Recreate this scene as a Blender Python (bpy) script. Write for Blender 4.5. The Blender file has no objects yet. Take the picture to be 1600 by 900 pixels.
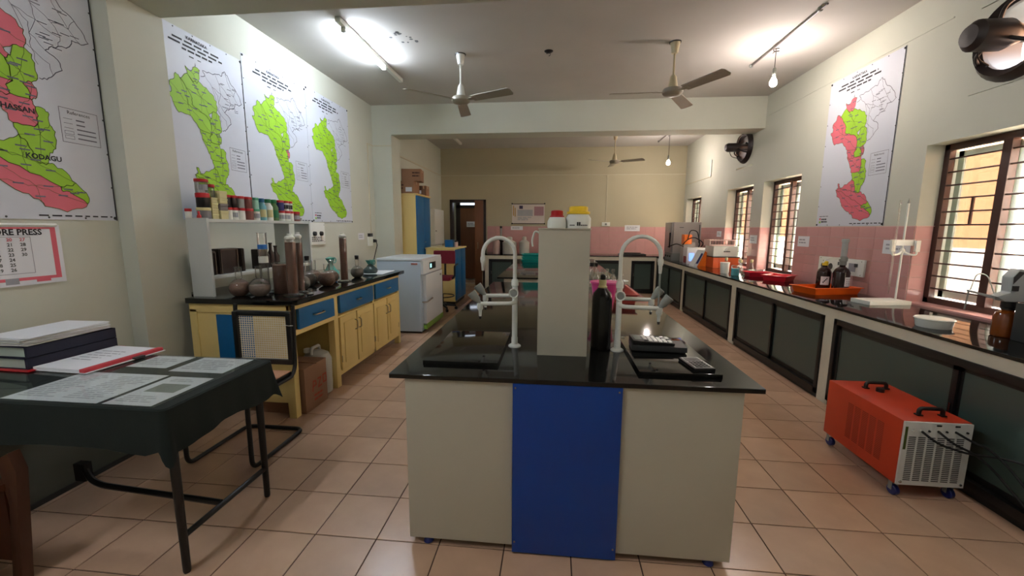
import bpy, bmesh, math, random
from mathutils import Vector, Matrix
random.seed(7)
S = bpy.context.scene
COL = S.collection
PI = math.pi

# ------------------------------------------------------------------ camera
cd = bpy.data.cameras.new('camera')
cam = bpy.data.objects.new('camera', cd)
COL.objects.link(cam)
cd.sensor_width = 36.0
cd.lens = 36.0 * 640.17 / 1600.0
cd.clip_start = 0.05
rt = Vector((0.99493, 0.10038, 0.00584))
up = Vector((-0.02017, 0.14238, 0.98961))
fw = Vector((-0.09850, 0.98471, -0.14369))
cam.matrix_world = Matrix(((rt.x, up.x, -fw.x, 0), (rt.y, up.y, -fw.y, 0), (rt.z, up.z, -fw.z, 1.4648), (0, 0, 0, 1)))
S.camera = cam

# ------------------------------------------------------------------ sky, sun, exposure
w = bpy.data.worlds.new('world')
S.world = w
w.use_nodes = True
bg = w.node_tree.nodes['Background']
bg.inputs[0].default_value = (0.86, 0.93, 1.0, 1)
bg.inputs[1].default_value = 10.0
sl = bpy.data.lights.new('sun', 'SUN')
sl.energy = 6.0
sl.angle = 0.01
sl.color = (1.0, 0.96, 0.9)
sun = bpy.data.objects.new('sun', sl)
COL.objects.link(sun)
sun.rotation_euler = Vector((0.62, 0.25, -0.75)).to_track_quat('-Z', 'Y').to_euler()
TUBE_E, BULB_E, FRONT = 74.0, 250.0, 0.8
vs = S.view_settings
vs.view_transform = 'Standard'
vs.look = 'None'
vs.exposure = 1.45
vs.gamma = 1.0
vs.use_curve_mapping = False

# ------------------------------------------------------------------ materials
def lin(c):
    return tuple(((v / 255) / 12.92 if v / 255 <= 0.04045 else ((v / 255 + 0.055) / 1.055) ** 2.4) for v in c) + (1,)

MATS = {}
def M(name, c, rough=0.5, metal=0.0, var=0.08, scale=6.0, bump=0.0, bscale=40.0, emit=None, rnd=0.0, stretch=None, det=3.0):
    if name in MATS:
        return MATS[name]
    m = bpy.data.materials.new(name)
    m.use_nodes = True
    nt = m.node_tree
    n = nt.nodes
    L = nt.links
    p = n['Principled BSDF']
    p.inputs['Roughness'].default_value = rough
    p.inputs['Metallic'].default_value = metal
    a = lin(c)
    tc = n.new('ShaderNodeTexCoord')
    vec = tc.outputs['Object']
    if stretch:
        mp = n.new('ShaderNodeMapping')
        mp.inputs['Scale'].default_value = stretch
        L.new(vec, mp.inputs['Vector'])
        vec = mp.outputs['Vector']
    nz = n.new('ShaderNodeTexNoise')
    nz.inputs['Scale'].default_value = scale
    nz.inputs['Detail'].default_value = det
    L.new(vec, nz.inputs['Vector'])
    mx = n.new('ShaderNodeMix')
    mx.data_type = 'RGBA'
    mx.inputs[6].default_value = tuple(max(0, v * (1 - var)) for v in a[:3]) + (1,)
    mx.inputs[7].default_value = tuple(min(1, v * (1 + var)) for v in a[:3]) + (1,)
    L.new(nz.outputs['Fac'], mx.inputs[0])
    out = mx.outputs[2]
    if rnd:
        oi = n.new('ShaderNodeObjectInfo')
        mr = n.new('ShaderNodeMapRange')
        mr.inputs['To Min'].default_value = 1 - rnd
        mr.inputs['To Max'].default_value = 1 + rnd
        L.new(oi.outputs['Random'], mr.inputs['Value'])
        ml = n.new('ShaderNodeVectorMath')
        ml.operation = 'SCALE'
        L.new(out, ml.inputs[0])
        L.new(mr.outputs['Result'], ml.inputs['Scale'])
        out = ml.outputs[0]
    L.new(out, p.inputs['Base Color'])
    if bump:
        bz = n.new('ShaderNodeTexNoise')
        bz.inputs['Scale'].default_value = bscale
        bz.inputs['Detail'].default_value = 4
        L.new(vec, bz.inputs['Vector'])
        bp = n.new('ShaderNodeBump')
        bp.inputs['Strength'].default_value = bump
        bp.inputs['Distance'].default_value = 0.01
        L.new(bz.outputs['Fac'], bp.inputs['Height'])
        L.new(bp.outputs['Normal'], p.inputs['Normal'])
    if emit:
        p.inputs['Emission Color'].default_value = lin(emit[0])
        p.inputs['Emission Strength'].default_value = emit[1]
    MATS[name] = m
    return m

def GL(name, c, rough=0.03, gloss=0.12, edge=0.5, haze=0.0):
    """thin clear glass or plastic: tinted see-through mixed with a sharp reflection"""
    if name in MATS:
        return MATS[name]
    m = bpy.data.materials.new(name)
    m.use_nodes = True
    nt = m.node_tree
    n = nt.nodes
    n.remove(n['Principled BSDF'])
    t = n.new('ShaderNodeBsdfTransparent')
    t.inputs[0].default_value = lin(c)
    g = n.new('ShaderNodeBsdfGlossy')
    g.inputs['Roughness'].default_value = rough
    lw = n.new('ShaderNodeLayerWeight')
    lw.inputs['Blend'].default_value = 0.35
    ad = n.new('ShaderNodeMath')
    ad.operation = 'MULTIPLY_ADD'
    ad.inputs[1].default_value = edge
    ad.inputs[2].default_value = gloss * 0.4
    nt.links.new(lw.outputs['Fresnel'], ad.inputs[0])
    mx = n.new('ShaderNodeMixShader')
    nt.links.new(ad.outputs[0], mx.inputs[0])
    nt.links.new(t.outputs[0], mx.inputs[1])
    nt.links.new(g.outputs[0], mx.inputs[2])
    out = mx.outputs[0]
    if haze:
        df = n.new('ShaderNodeBsdfDiffuse')
        df.inputs[0].default_value = (0.62, 0.6, 0.56, 1)
        m2 = n.new('ShaderNodeMixShader')
        nz = n.new('ShaderNodeTexNoise')
        nz.inputs['Scale'].default_value = 30.0
        ml = n.new('ShaderNodeMath')
        ml.operation = 'MULTIPLY'
        ml.inputs[1].default_value = haze * 2
        nt.links.new(nz.outputs['Fac'], ml.inputs[0])
        nt.links.new(ml.outputs[0], m2.inputs[0])
        nt.links.new(out, m2.inputs[1])
        nt.links.new(df.outputs[0], m2.inputs[2])
        out = m2.outputs[0]
    nt.links.new(out, n['Material Output'].inputs[0])
    MATS[name] = m
    return m

wall_m = M('wall_paint', (197, 199, 184), 0.75, var=0.07, scale=1.7, bump=0.12, bscale=9, det=6)
ceil_m = M('ceiling_paint', (188, 185, 178), 0.85, var=0.13, scale=1.3, bump=0.1, bscale=5, det=7)
rear_m = M('rear_wall_paint', (184, 176, 148), 0.75, var=0.06, scale=1.5, bump=0.08, bscale=9)
grout_m = M('grout', (70, 48, 38), 0.9)
tile_m = M('floor_tile', (196, 161, 134), 0.26, var=0.24, scale=4.2, rnd=0.09, bump=0.05, bscale=6, det=6)
pink_m = M('pink_tile', (198, 150, 146), 0.25, var=0.07, scale=7, rnd=0.04)
pinkgrout_m = M('pink_grout', (214, 178, 170), 0.8)
granite_m = M('black_granite', (15, 16, 15), 0.07, var=0.5, scale=260)
cream_m = M('cream_laminate', (188, 183, 166), 0.4, var=0.03, scale=2)
blue_m = M('blue_laminate', (5, 62, 148), 0.35, var=0.04, scale=3)
white_m = M('white_plastic', (226, 228, 220), 0.3, var=0.02)
grey_m = M('grey_plastic', (138, 142, 136), 0.45)
dgrey_m = M('dark_grey_plastic', (52, 54, 54), 0.4)
black_m = M('black_plastic', (14, 14, 14), 0.35, var=0.2)
rubber_m = M('black_rubber', (20, 20, 20), 0.8)
navy_m = M('navy_plastic', (16, 26, 92), 0.35)
steel_m = M('steel', (180, 182, 182), 0.25, 1.0, var=0.05)
alu_m = M('aluminium', (196, 208, 196), 0.45, 0.0, var=0.04)
brass_m = M('chrome_handle', (168, 160, 140), 0.28, 0.9)
yellow_m = M('yellow_paint', (232, 206, 134), 0.45, var=0.05, scale=5, bump=0.05, bscale=30)
bluep_m = M('blue_paint', (0, 96, 152), 0.4, var=0.06, scale=5)
blackf_m = M('black_frame_paint', (16, 17, 17), 0.4, var=0.2)
dglass_m = M('dark_frosted_pane', (66, 82, 76), 0.28, var=0.06, scale=3)
plaster_m = M('bench_plaster', (208, 202, 182), 0.7, var=0.09, scale=6, bump=0.08, bscale=18, det=6)
brownp_m = M('brown_frame_paint', (70, 42, 34), 0.45, var=0.15, scale=14)
wood_m = M('brown_door_wood', (118, 74, 44), 0.4, var=0.18, scale=5, stretch=(9, 9, 0.7))
dwood_m = M('dark_door_frame', (38, 26, 20), 0.45, var=0.15)
chairwood_m = M('chair_wood', (74, 42, 26), 0.4, var=0.25, scale=6, stretch=(8, 8, 1))
cloth_m = M('green_baize', (13, 25, 21), 0.9, var=0.15, scale=60, bump=0.15, bscale=300)
paper_m = M('paper', (222, 224, 228), 0.65, var=0.02)
print_m = M('ink_grey', (150, 152, 158), 0.7)
ink_m = M('ink_black', (30, 30, 34), 0.7)
inkred_m = M('ink_red', (196, 62, 72), 0.7)
mapgreen_m = M('map_green', (150, 200, 42), 0.6, var=0.07, scale=5)
mappink_m = M('map_pink', (214, 104, 118), 0.6, var=0.06, scale=5)
mapline_m = M('map_line', (104, 104, 116), 0.7)
mapgl_m = M('map_border_line', (74, 92, 28), 0.7)
vinyl_m = M('map_vinyl', (200, 205, 214), 0.5, var=0.02, scale=2, bump=0.1, bscale=3)
red_m = M('red_plastic', (214, 28, 42), 0.3)
redlid_m = M('red_lid', (186, 24, 34), 0.35)
orange_m = M('orange_plastic', (236, 96, 20), 0.35)
chill_m = M('chiller_orange_paint', (190, 56, 26), 0.35, var=0.05)
chilld_m = M('chiller_slot', (140, 42, 22), 0.6)
chillg_m = M('chiller_grille', (206, 208, 204), 0.4)
pinkpl_m = M('pink_plastic', (214, 70, 140), 0.35)
teal_m = M('teal_plastic', (20, 150, 140), 0.35)
green_m = M('green_plastic', (18, 110, 66), 0.4)
yel_m = M('yellow_plastic', (240, 204, 40), 0.35)
maroon_m = M('maroon_fabric', (112, 16, 36), 0.85, var=0.12, scale=30)
fridge_m = M('pale_blue_enamel', (176, 192, 206), 0.35, var=0.03, scale=3)
fridgew_m = M('fridge_door_enamel', (208, 214, 218), 0.35, var=0.02)
leaf_m = M('lime_stripe', (128, 176, 62), 0.4)
carton_m = M('brown_cardboard', (150, 112, 84), 0.8, var=0.1, scale=5)
cartond_m = M('dark_cardboard', (112, 84, 64), 0.8, var=0.1, scale=5)
can_m = M('milky_plastic', (196, 194, 182), 0.4, var=0.06, scale=3)
soil_m = M('brown_soil', (142, 106, 90), 0.9, var=0.4, scale=70, det=6)
soilg_m = M('grey_soil', (122, 116, 106), 0.9, var=0.4, scale=80, det=6)
mud_m = M('brown_suspension', (122, 78, 58), 0.6, var=0.25, scale=3, stretch=(0.4, 0.4, 14))
tin_m = M('dark_tin', (56, 46, 42), 0.35, 0.5, var=0.25, scale=6)
fan_m = M('fan_grey_enamel', (150, 143, 128), 0.4, var=0.06)
fanc_m = M('fan_cream_enamel', (196, 184, 150), 0.4, var=0.05)
exh_m = M('exhaust_brown', (34, 24, 22), 0.45, var=0.2)
amber_m = M('amber_glass', (112, 54, 12), 0.08, var=0.15)
ambd_m = M('dark_amber_glass', (40, 16, 14), 0.08, var=0.15)
lblue_m = M('pale_blue_liquid', (70, 200, 214), 0.2)
pgreen_m = M('pale_green_plastic', (150, 206, 186), 0.4)
pyel_m = M('pale_yellow_box', (206, 198, 146), 0.6)
brownj_m = M('brown_jar', (124, 70, 62), 0.4)
bluej_m = M('dark_blue_jar', (48, 52, 120), 0.4)
cane_m = M('woven_cane', (236, 226, 200), 0.6, var=0.1, scale=30)
seat_m = M('tan_seat', (214, 160, 130), 0.6)
tealbag_m = M('green_bag', (70, 150, 136), 0.35, var=0.25, scale=14, bump=0.4, bscale=18)
darkbag_m = M('dark_bag', (44, 62, 60), 0.35, var=0.3, scale=14, bump=0.4, bscale=18)
silver_m = M('silver_laminate', (168, 162, 158), 0.35, var=0.03)
ext_m = M('peach_render', (196, 140, 102), 0.9, var=0.05, scale=1)
extl_m = M('pale_glare', (240, 226, 220), 0.9, var=0.04, scale=1)
ground_m = M('pale_concrete', (206, 204, 190), 0.9, var=0.08, scale=2)
navyb_m = M('navy_book_cloth', (16, 20, 44), 0.7, var=0.1, scale=40)
page_m = M('book_pages', (176, 190, 178), 0.8, var=0.05, scale=3, stretch=(1, 1, 120))
cond_m = M('conduit_paint', (196, 190, 164), 0.6)
pane_m = GL('window_glass', (186, 182, 176), 0.02, 0.06)
def frosted(name, c):
    m = bpy.data.materials.new(name)
    m.use_nodes = True
    n = m.node_tree.nodes
    n.remove(n['Principled BSDF'])
    t = n.new('ShaderNodeBsdfTranslucent')
    g = n.new('ShaderNodeBsdfDiffuse')
    t.inputs[0].default_value = lin(c)
    g.inputs[0].default_value = lin(c)
    mx = n.new('ShaderNodeMixShader')
    mx.inputs[0].default_value = 0.04
    m.node_tree.links.new(t.outputs[0], mx.inputs[1])
    m.node_tree.links.new(g.outputs[0], mx.inputs[2])
    m.node_tree.links.new(mx.outputs[0], n['Material Output'].inputs[0])
    return m
frost_glare_m = frosted('frost_glare_pane', (252, 254, 250))
clear_m = GL('clear_glass', (248, 249, 247), 0.03, 0.14, 0.7, 0.03)
tint_m = GL('table_glass', (252, 254, 253), 0.02, 0.03, 0.22)
film_m = GL('clear_film', (236, 240, 240), 0.15, 0.15)
ldpe_m = GL('clear_plastic', (214, 216, 212), 0.15, 0.15)
tube_m = M('lit_tube', (235, 242, 255), 0.5, emit=((230, 240, 255), TUBE_E))
bulb_m = M('lit_bulb', (255, 248, 240), 0.5, emit=((255, 238, 230), BULB_E))
tubef_m = M('lit_tube_front_bay', (235, 242, 255), 0.5, emit=((240, 244, 255), TUBE_E * FRONT))
bulbf_m = M('lit_bulb_front_bay', (255, 248, 240), 0.5, emit=((255, 244, 236), BULB_E * FRONT))
screen_m = M('lit_display', (30, 60, 60), 0.3, emit=((150, 235, 225), 0.9))

# ------------------------------------------------------------------ builders
ORG = {}
class MB:
    def __init__(s):
        s.v = []
        s.f = []
    def add(s, vs, fs):
        b = len(s.v)
        s.v += [tuple(v) for v in vs]
        s.f += [tuple(i + b for i in f) for f in fs]
        return s
    def box(s, x0, y0, z0, x1, y1, z1):
        return s.add([(x0, y0, z0), (x1, y0, z0), (x1, y1, z0), (x0, y1, z0), (x0, y0, z1), (x1, y0, z1), (x1, y1, z1), (x0, y1, z1)],
                     [(0, 3, 2, 1), (4, 5, 6, 7), (0, 1, 5, 4), (1, 2, 6, 5), (2, 3, 7, 6), (3, 0, 4, 7)])
    def lathe(s, prof, c=(0, 0, 0), n=20, ax=(0, 0, 1), sx=1.0, sy=1.0):
        ax = Vector(ax).normalized()
        u = ax.orthogonal().normalized() if abs(ax.z) < 0.999 else Vector((1, 0, 0))
        v = ax.cross(u)
        c = Vector(c)
        vs = []
        fs = []
        for r, z in prof:
            for k in range(n):
                a = 2 * PI * k / n
                vs.append(c + ax * z + u * (r * math.cos(a) * sx) + v * (r * math.sin(a) * sy))
        for i in range(len(prof) - 1):
            for k in range(n):
                k2 = (k + 1) % n
                fs.append((i * n + k, i * n + k2, (i + 1) * n + k2, (i + 1) * n + k))
        if prof[0][0] > 1e-5:
            fs.append(tuple(range(n - 1, -1, -1)))
        if prof[-1][0] > 1e-5:
            b = (len(prof) - 1) * n
            fs.append(tuple(range(b, b + n)))
        return s.add(vs, fs)
    def cyl(s, p, q, r, r2=None, n=14):
        p, q = Vector(p), Vector(q)
        return s.lathe([(r, 0), (r if r2 is None else r2, (q - p).length)], p, n, q - p)
    def tube(s, pts, r, n=8, closed=False):
        P = [Vector(p) for p in pts]
        m = len(P)
        T = []
        for i in range(m):
            a = P[i - 1] if (i or closed) else P[i]
            b = P[(i + 1) % m] if (i < m - 1 or closed) else P[i]
            T.append((b - a).normalized())
        u = T[0].orthogonal().normalized()
        vs = []
        for i in range(m):
            u = (u - T[i] * u.dot(T[i])).normalized()
            v = T[i].cross(u)
            rr = r[i] if isinstance(r, (list, tuple)) else r
            for k in range(n):
                a = 2 * PI * k / n
                vs.append(P[i] + u * rr * math.cos(a) + v * rr * math.sin(a))
        fs = []
        for i in range(m if closed else m - 1):
            j = (i + 1) % m
            for k in range(n):
                k2 = (k + 1) % n
                fs.append((i * n + k, i * n + k2, j * n + k2, j * n + k))
        if not closed:
            fs.append(tuple(range(n - 1, -1, -1)))
            fs.append(tuple(range((m - 1) * n, m * n)))
        return s.add(vs, fs)
    def prism(s, pts, d):
        n = len(pts)
        d = Vector(d)
        P = [Vector(p) for p in pts]
        return s.add(P + [p + d for p in P], [tuple(range(n - 1, -1, -1)), tuple(range(n, 2 * n))] + [(i, (i + 1) % n, (i + 1) % n + n, i + n) for i in range(n)])
    def rot(s, c, rz=0.0, rx=0.0, ry=0.0, start=0):
        R = Matrix.Rotation(rz, 3, 'Z') @ Matrix.Rotation(ry, 3, 'Y') @ Matrix.Rotation(rx, 3, 'X')
        c = Vector(c)
        s.v = s.v[:start] + [tuple(R @ (Vector(v) - c) + c) for v in s.v[start:]]
        return s

def fillet(pts, rad, n=5, closed=False):
    P = [Vector(p) for p in pts]
    out = []
    m = len(P)
    for i in range(m):
        if not closed and i in (0, m - 1):
            out.append(P[i])
            continue
        a, b, c = P[i - 1], P[i], P[(i + 1) % m]
        d1, d2 = (a - b), (c - b)
        q = min(rad, d1.length * 0.49, d2.length * 0.49)
        p1, p2 = b + d1.normalized() * q, b + d2.normalized() * q
        for k in range(n + 1):
            t = k / n
            out.append(p1 * (1 - t) ** 2 + b * 2 * t * (1 - t) + p2 * t * t)
    return out

def obj(name, mb, mat, par=None, bevel=0.0, org=None, smooth=True, kind=None, label=None):
    o0 = Vector(ORG[par.name]) if par else Vector(org or (0, 0, 0))
    me = bpy.data.meshes.new(name)
    me.from_pydata([tuple(Vector(v) - o0) for v in mb.v], [], mb.f)
    bm = bmesh.new()
    bm.from_mesh(me)
    bmesh.ops.recalc_face_normals(bm, faces=bm.faces[:])
    if bevel:
        es = [e for e in bm.edges if len(e.link_faces) == 2 and e.calc_face_angle(0) > 0.5]
        bmesh.ops.bevel(bm, geom=es, offset=bevel, segments=2, affect='EDGES', profile=0.7)
    bm.to_mesh(me)
    bm.free()
    if smooth:
        me.shade_smooth()
        me.set_sharp_from_angle(angle=0.65)
    me.materials.append(mat)
    o = bpy.data.objects.new(name, me)
    COL.objects.link(o)
    if par:
        o.parent = par
    else:
        o.location = o0
    ORG[o.name] = tuple(o0)
    if kind:
        o['kind'] = kind
    if label:
        o['label'] = label
    return o

def tag(o, label, cat, group=None):
    o['label'] = label
    o['category'] = cat
    if group:
        o['group'] = group
    return o

def thing(name, label, cat, loc, group=None):
    o = bpy.data.objects.new(name, None)
    COL.objects.link(o)
    o.location = loc
    o.empty_display_size = 0.1
    ORG[o.name] = tuple(loc)
    return tag(o, label, cat, group)

def struct(name, mb, mat, **k):
    return obj(name, mb, mat, kind='structure', **k)

def sroot(name, loc):
    o = bpy.data.objects.new(name, None)
    COL.objects.link(o)
    o.location = loc
    o['kind'] = 'structure'
    ORG[o.name] = tuple(loc)
    return o

def B(*a):
    return MB().box(*a)

class Face:
    """a flat patch: point = o + u*U + v*V, lifted by h along the normal"""
    def __init__(s, o, U, V):
        s.o, s.U, s.V = Vector(o), Vector(U), Vector(V)
        s.N = s.U.cross(s.V).normalized()
    def p(s, u, v, h=0.0):
        return s.o + s.U * u + s.V * v + s.N * h
    def poly(s, mb, pts, h):
        mb.add([s.p(u, v, h) for u, v in pts], [tuple(range(len(pts)))])
    def rect(s, mb, u0, v0, u1, v1, h):
        s.poly(mb, [(u0, v0), (u1, v0), (u1, v1), (u0, v1)], h)
    def line(s, mb, pts, wd, h, closed=False):
        m = len(pts)
        for i in range(m if closed else m - 1):
            a, b = s.p(*pts[i], h), s.p(*pts[(i + 1) % m], h)
            d = (b - a)
            if d.length < 1e-6:
                continue
            t = s.N.cross(d.normalized()) * wd * 0.5
            e = d.normalized() * wd * 0.3
            mb.add([a - t - e, b - t + e, b + t + e, a + t - e], [(0, 1, 2, 3)])
    def slab(s, mb, u0, v0, u1, v1, h0, h1):
        mb.prism([s.p(u0, v0, h0), s.p(u1, v0, h0), s.p(u1, v1, h0), s.p(u0, v1, h0)], s.N * (h1 - h0))

def bars(F, mb, u0, v0, u1, v1, rows, h, fill=0.5, rag=0.35, words=3):
    """rows of small ink dashes where the photo's lettering is too small to read"""
    dv = (v1 - v0) / rows
    for r in range(rows):
        e = u1 - (u1 - u0) * rag * random.random()
        x = u0
        while x < e - 1e-4:
            L = (u1 - u0) * random.uniform(0.6, 1.4) / words * 0.8
            F.rect(mb, x, v0 + dv * (r + 0.5 - fill / 2), min(x + L, e), v0 + dv * (r + 0.5 + fill / 2), h)
            x += L + (u1 - u0) * 0.04

def text(name, s, F, u, v, size, mat, par, h=0.0012, bold=0.0, ang=0.0, align='CENTER'):
    cu = bpy.data.curves.new(name, 'FONT')
    cu.body = s
    cu.size = size
    cu.align_x = align
    cu.align_y = 'CENTER'
    cu.offset = bold
    cu.resolution_u = 2
    t = bpy.data.objects.new('tmp_text', cu)
    COL.objects.link(t)
    dg = bpy.context.evaluated_depsgraph_get()
    me = bpy.data.meshes.new_from_object(t.evaluated_get(dg))
    Un, Vn = F.U.normalized(), F.V.normalized()
    mb = MB()
    c, sn = math.cos(ang), math.sin(ang)
    base = F.p(u, v, h)
    mb.add([base + Un * (p.co.x * c - p.co.y * sn) + Vn * (p.co.x * sn + p.co.y * c) for p in me.vertices], [tuple(f.vertices) for f in me.polygons])
    bpy.data.objects.remove(t)
    bpy.data.curves.remove(cu)
    bpy.data.meshes.remove(me)
    return obj(name, mb, mat, par, smooth=False)

# ================================================================== THE SETTING
XL, XR, YB, YF, ZC = -2.97, 3.085, 10.33, -2.2, 3.41
T0x, T0y, TS = -1.1143, 1.6821, 0.305

floor = struct('floor', B(XL - 0.2, YF - 0.2, -0.15, XR + 0.2, YB + 1.6, -0.004), grout_m)
tile_me = None
cells = []
for i in range(-7, 15):
    for j in range(-13, 36):
        x0, y0 = T0x + i * TS, T0y + j * TS
        if x0 + TS < XL or x0 > XR or y0 > YB + 1.2 or y0 + TS < YF:
            continue
        hid = (-0.66 < x0 and x0 + TS < 0.82 and y0 > 1.75 and y0 + TS < 4.8) or (-0.66 < x0 and x0 + TS < 0.82 and y0 > 5.35 and y0 + TS < 8.7)
        hid = hid or x0 > 2.36 or (y0 + TS < 1.25) or (x0 < -2.0 and x0 + TS < -1.96 and 3.4 < y0 < 4.9)
        cells.append((hid, (x0 + 0.15) ** 2 + (y0 + 0.15) ** 2, x0, y0))
cells.sort()
rest = MB()
for k, (hid, d, x0, y0) in enumerate(cells):
    if k < 300 and not hid:
        if tile_me is None:
            g = 0.003
            to = obj('tile', B(g, g, -0.01, TS - g, TS - g, 0), tile_m, floor, bevel=0.0012, smooth=False)
            tile_me = to.data
        else:
            to = bpy.data.objects.new('tile', tile_me)
            COL.objects.link(to)
            to.parent = floor
        to.location = (x0, y0, random.uniform(-0.0005, 0))
    else:
        rest.box(x0 + 0.003, y0 + 0.003, -0.01, x0 + TS - 0.003, y0 + TS - 0.003, 0)
obj('tile_field', rest, tile_m, floor, kind='stuff', smooth=False)

struct('ceiling', B(XL - 0.2, YF - 0.2, ZC, XR + 0.25, YB + 1.6, ZC + 0.15), ceil_m)
wl = MB().box(XL - 0.2, YF - 0.2, 0, XL, YB + 0.1, ZC)
wl.box(XL - 0.01, 7.05, 0, -2.84, YB + 0.05, ZC)
wall_left = struct('wall_left', wl, wall_m)
struct('wall_front', B(XL - 0.2, YF - 0.2, 0, XR + 0.2, YF, ZC), wall_m)
struct('pillar', B(XL - 0.01, 2.56, 0, -2.855, 2.945, ZC), wall_m)
struct('pillar', B(XL - 0.01, 6.68, 0, -2.65, 7.05, ZC), wall_m)
struct('beam', B(-2.855, 2.565, 2.954, XR, 2.935, ZC), wall_m)
struct('beam', B(-2.65, 6.68, 2.954, XR, 7.05, ZC), wall_m)

# back wall with the doorway
DX0, DX1, DZ = -2.62, -1.70, 2.175
wb = MB().box(XL - 0.2, YB, 0, DX0, YB + 0.15, ZC)
wb.box(DX1, YB, 0, XR + 0.2, YB + 0.15, ZC).box(DX0, YB, DZ, DX1, YB + 0.15, ZC)
wall_back = struct('wall_back', wb, rear_m)
dado = MB()
for r in range(7):
    z0 = 0.86 + r * 0.0945
    for c in range(22):
        x0 = -1.67 + c * 0.216
        dado.box(x0 + 0.001, YB - 0.008, z0 + 0.001, min(x0 + 0.215, XR - 0.01), YB + 0.002, z0 + 0.0935)
obj('dado_tile_field', dado, pink_m, wall_back, kind='stuff', smooth=False)
# passage beyond the doorway
struct('wall_passage', B(-3.1, YB + 1.15, 0, -0.9, YB + 1.3, ZC).box(-3.1, YB + 0.15, 0, -2.95, YB + 1.2, ZC).box(-1.15, YB + 0.15, 0, -1.0, YB + 1.2, ZC), wall_m)

# right wall: window openings and round fan holes
WIN = [(2.90, 3.88), (5.63, 6.57), (6.89, 7.85), (9.18, 10.15)]
WZ0, WZ1 = 0.85, 2.17
FANS = [(3.29, 2.774, 0.26), (7.28, 2.795, 0.228)]
XO = 3.375
wr = MB()
wr.box(XR, YF - 0.2, 0, XO, YB + 0.1, WZ0)
ys = [YF - 0.2] + [v for p in WIN for v in p] + [YB + 0.1]
for k in range(0, len(ys), 2):
    wr.box(XR, ys[k], WZ0, XO, ys[k + 1], WZ1)
FZ0, FZ1 = 2.47, 3.08
wr.box(XR, YF - 0.2, WZ1, XO, YB + 0.1, FZ0).box(XR, YF - 0.2, FZ1, XO, YB + 0.1, ZC)
e = [YF - 0.2]
for fy, fz, fr in FANS:
    e += [fy - 0.3, fy + 0.3]
e.append(YB + 0.1)
for k in range(0, len(e), 2):
    wr.box(XR, e[k], FZ0, XO, e[k + 1], FZ1)
for fy, fz, fr in FANS:
    n = 32
    sq, ci = [], []
    for k in range(n):
        a = 2 * PI * k / n
        c, s_ = math.cos(a), math.sin(a)
        q = 1 / max(abs(c), abs(s_))
        zz = fz + s_ * q * 0.3
        sq.append((fy + c * q * 0.3, min(max(zz, FZ0), FZ1)))
        ci.append((fy + c * fr, fz + s_ * fr))
    for k in range(n):
        j = (k + 1) % n
        for X_ in (XR, XO):
            wr.add([(X_, *sq[k]), (X_, *sq[j]), (X_, *ci[j]), (X_, *ci[k])], [(0, 1, 2, 3)])
        wr.add([(XR, *ci[k]), (XR, *ci[j]), (XO, *ci[j]), (XO, *ci[k])], [(0, 1, 2, 3)])
wall_right = struct('wall_right', wr, wall_m, smooth=False)

# pink wall tiles above the bench, one by one
pt_me = None
def pink_tile(loc, sx=1.0, rz=0.0):
    global pt_me
    if pt_me is None:
        o = obj('wall_tile', B(-0.004, 0.0008, 0.0008, 0.004, 0.2147, 0.1084), pink_m, wall_right, bevel=0.0012, smooth=False)
        pt_me = o.data
    else:
        o = bpy.data.objects.new('wall_tile', pt_me)
        COL.objects.link(o)
        o.parent = wall_right
    o.location = loc
    o.rotation_euler = (0, 0, rz)
    o.scale = (1, sx, 1)
spans = [(2.05, 2.90), (3.88, 5.63), (6.57, 6.89), (7.85, 9.18), (10.15, 10.32)]
for r in range(7):
    z0 = 1.502 - (7 - r) * 0.1092
    for a, b in spans:
        y = a
        while y < b - 0.02:
            L = min(0.2155, b - y)
            pink_tile((XR - 0.002, y, z0), L / 0.2155)
            y += L
    for a, b in WIN:
        if z0 > 0.83:
            pink_tile((XR + 0.002, b - 0.001, z0), 0.63, -PI / 2)
tr = MB()
for a, b in spans:
    tr.box(XR - 0.006, a, 1.5015, XR + 0.002, b, 1.508)
struct('trim_1', tr, pinkgrout_m)

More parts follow.
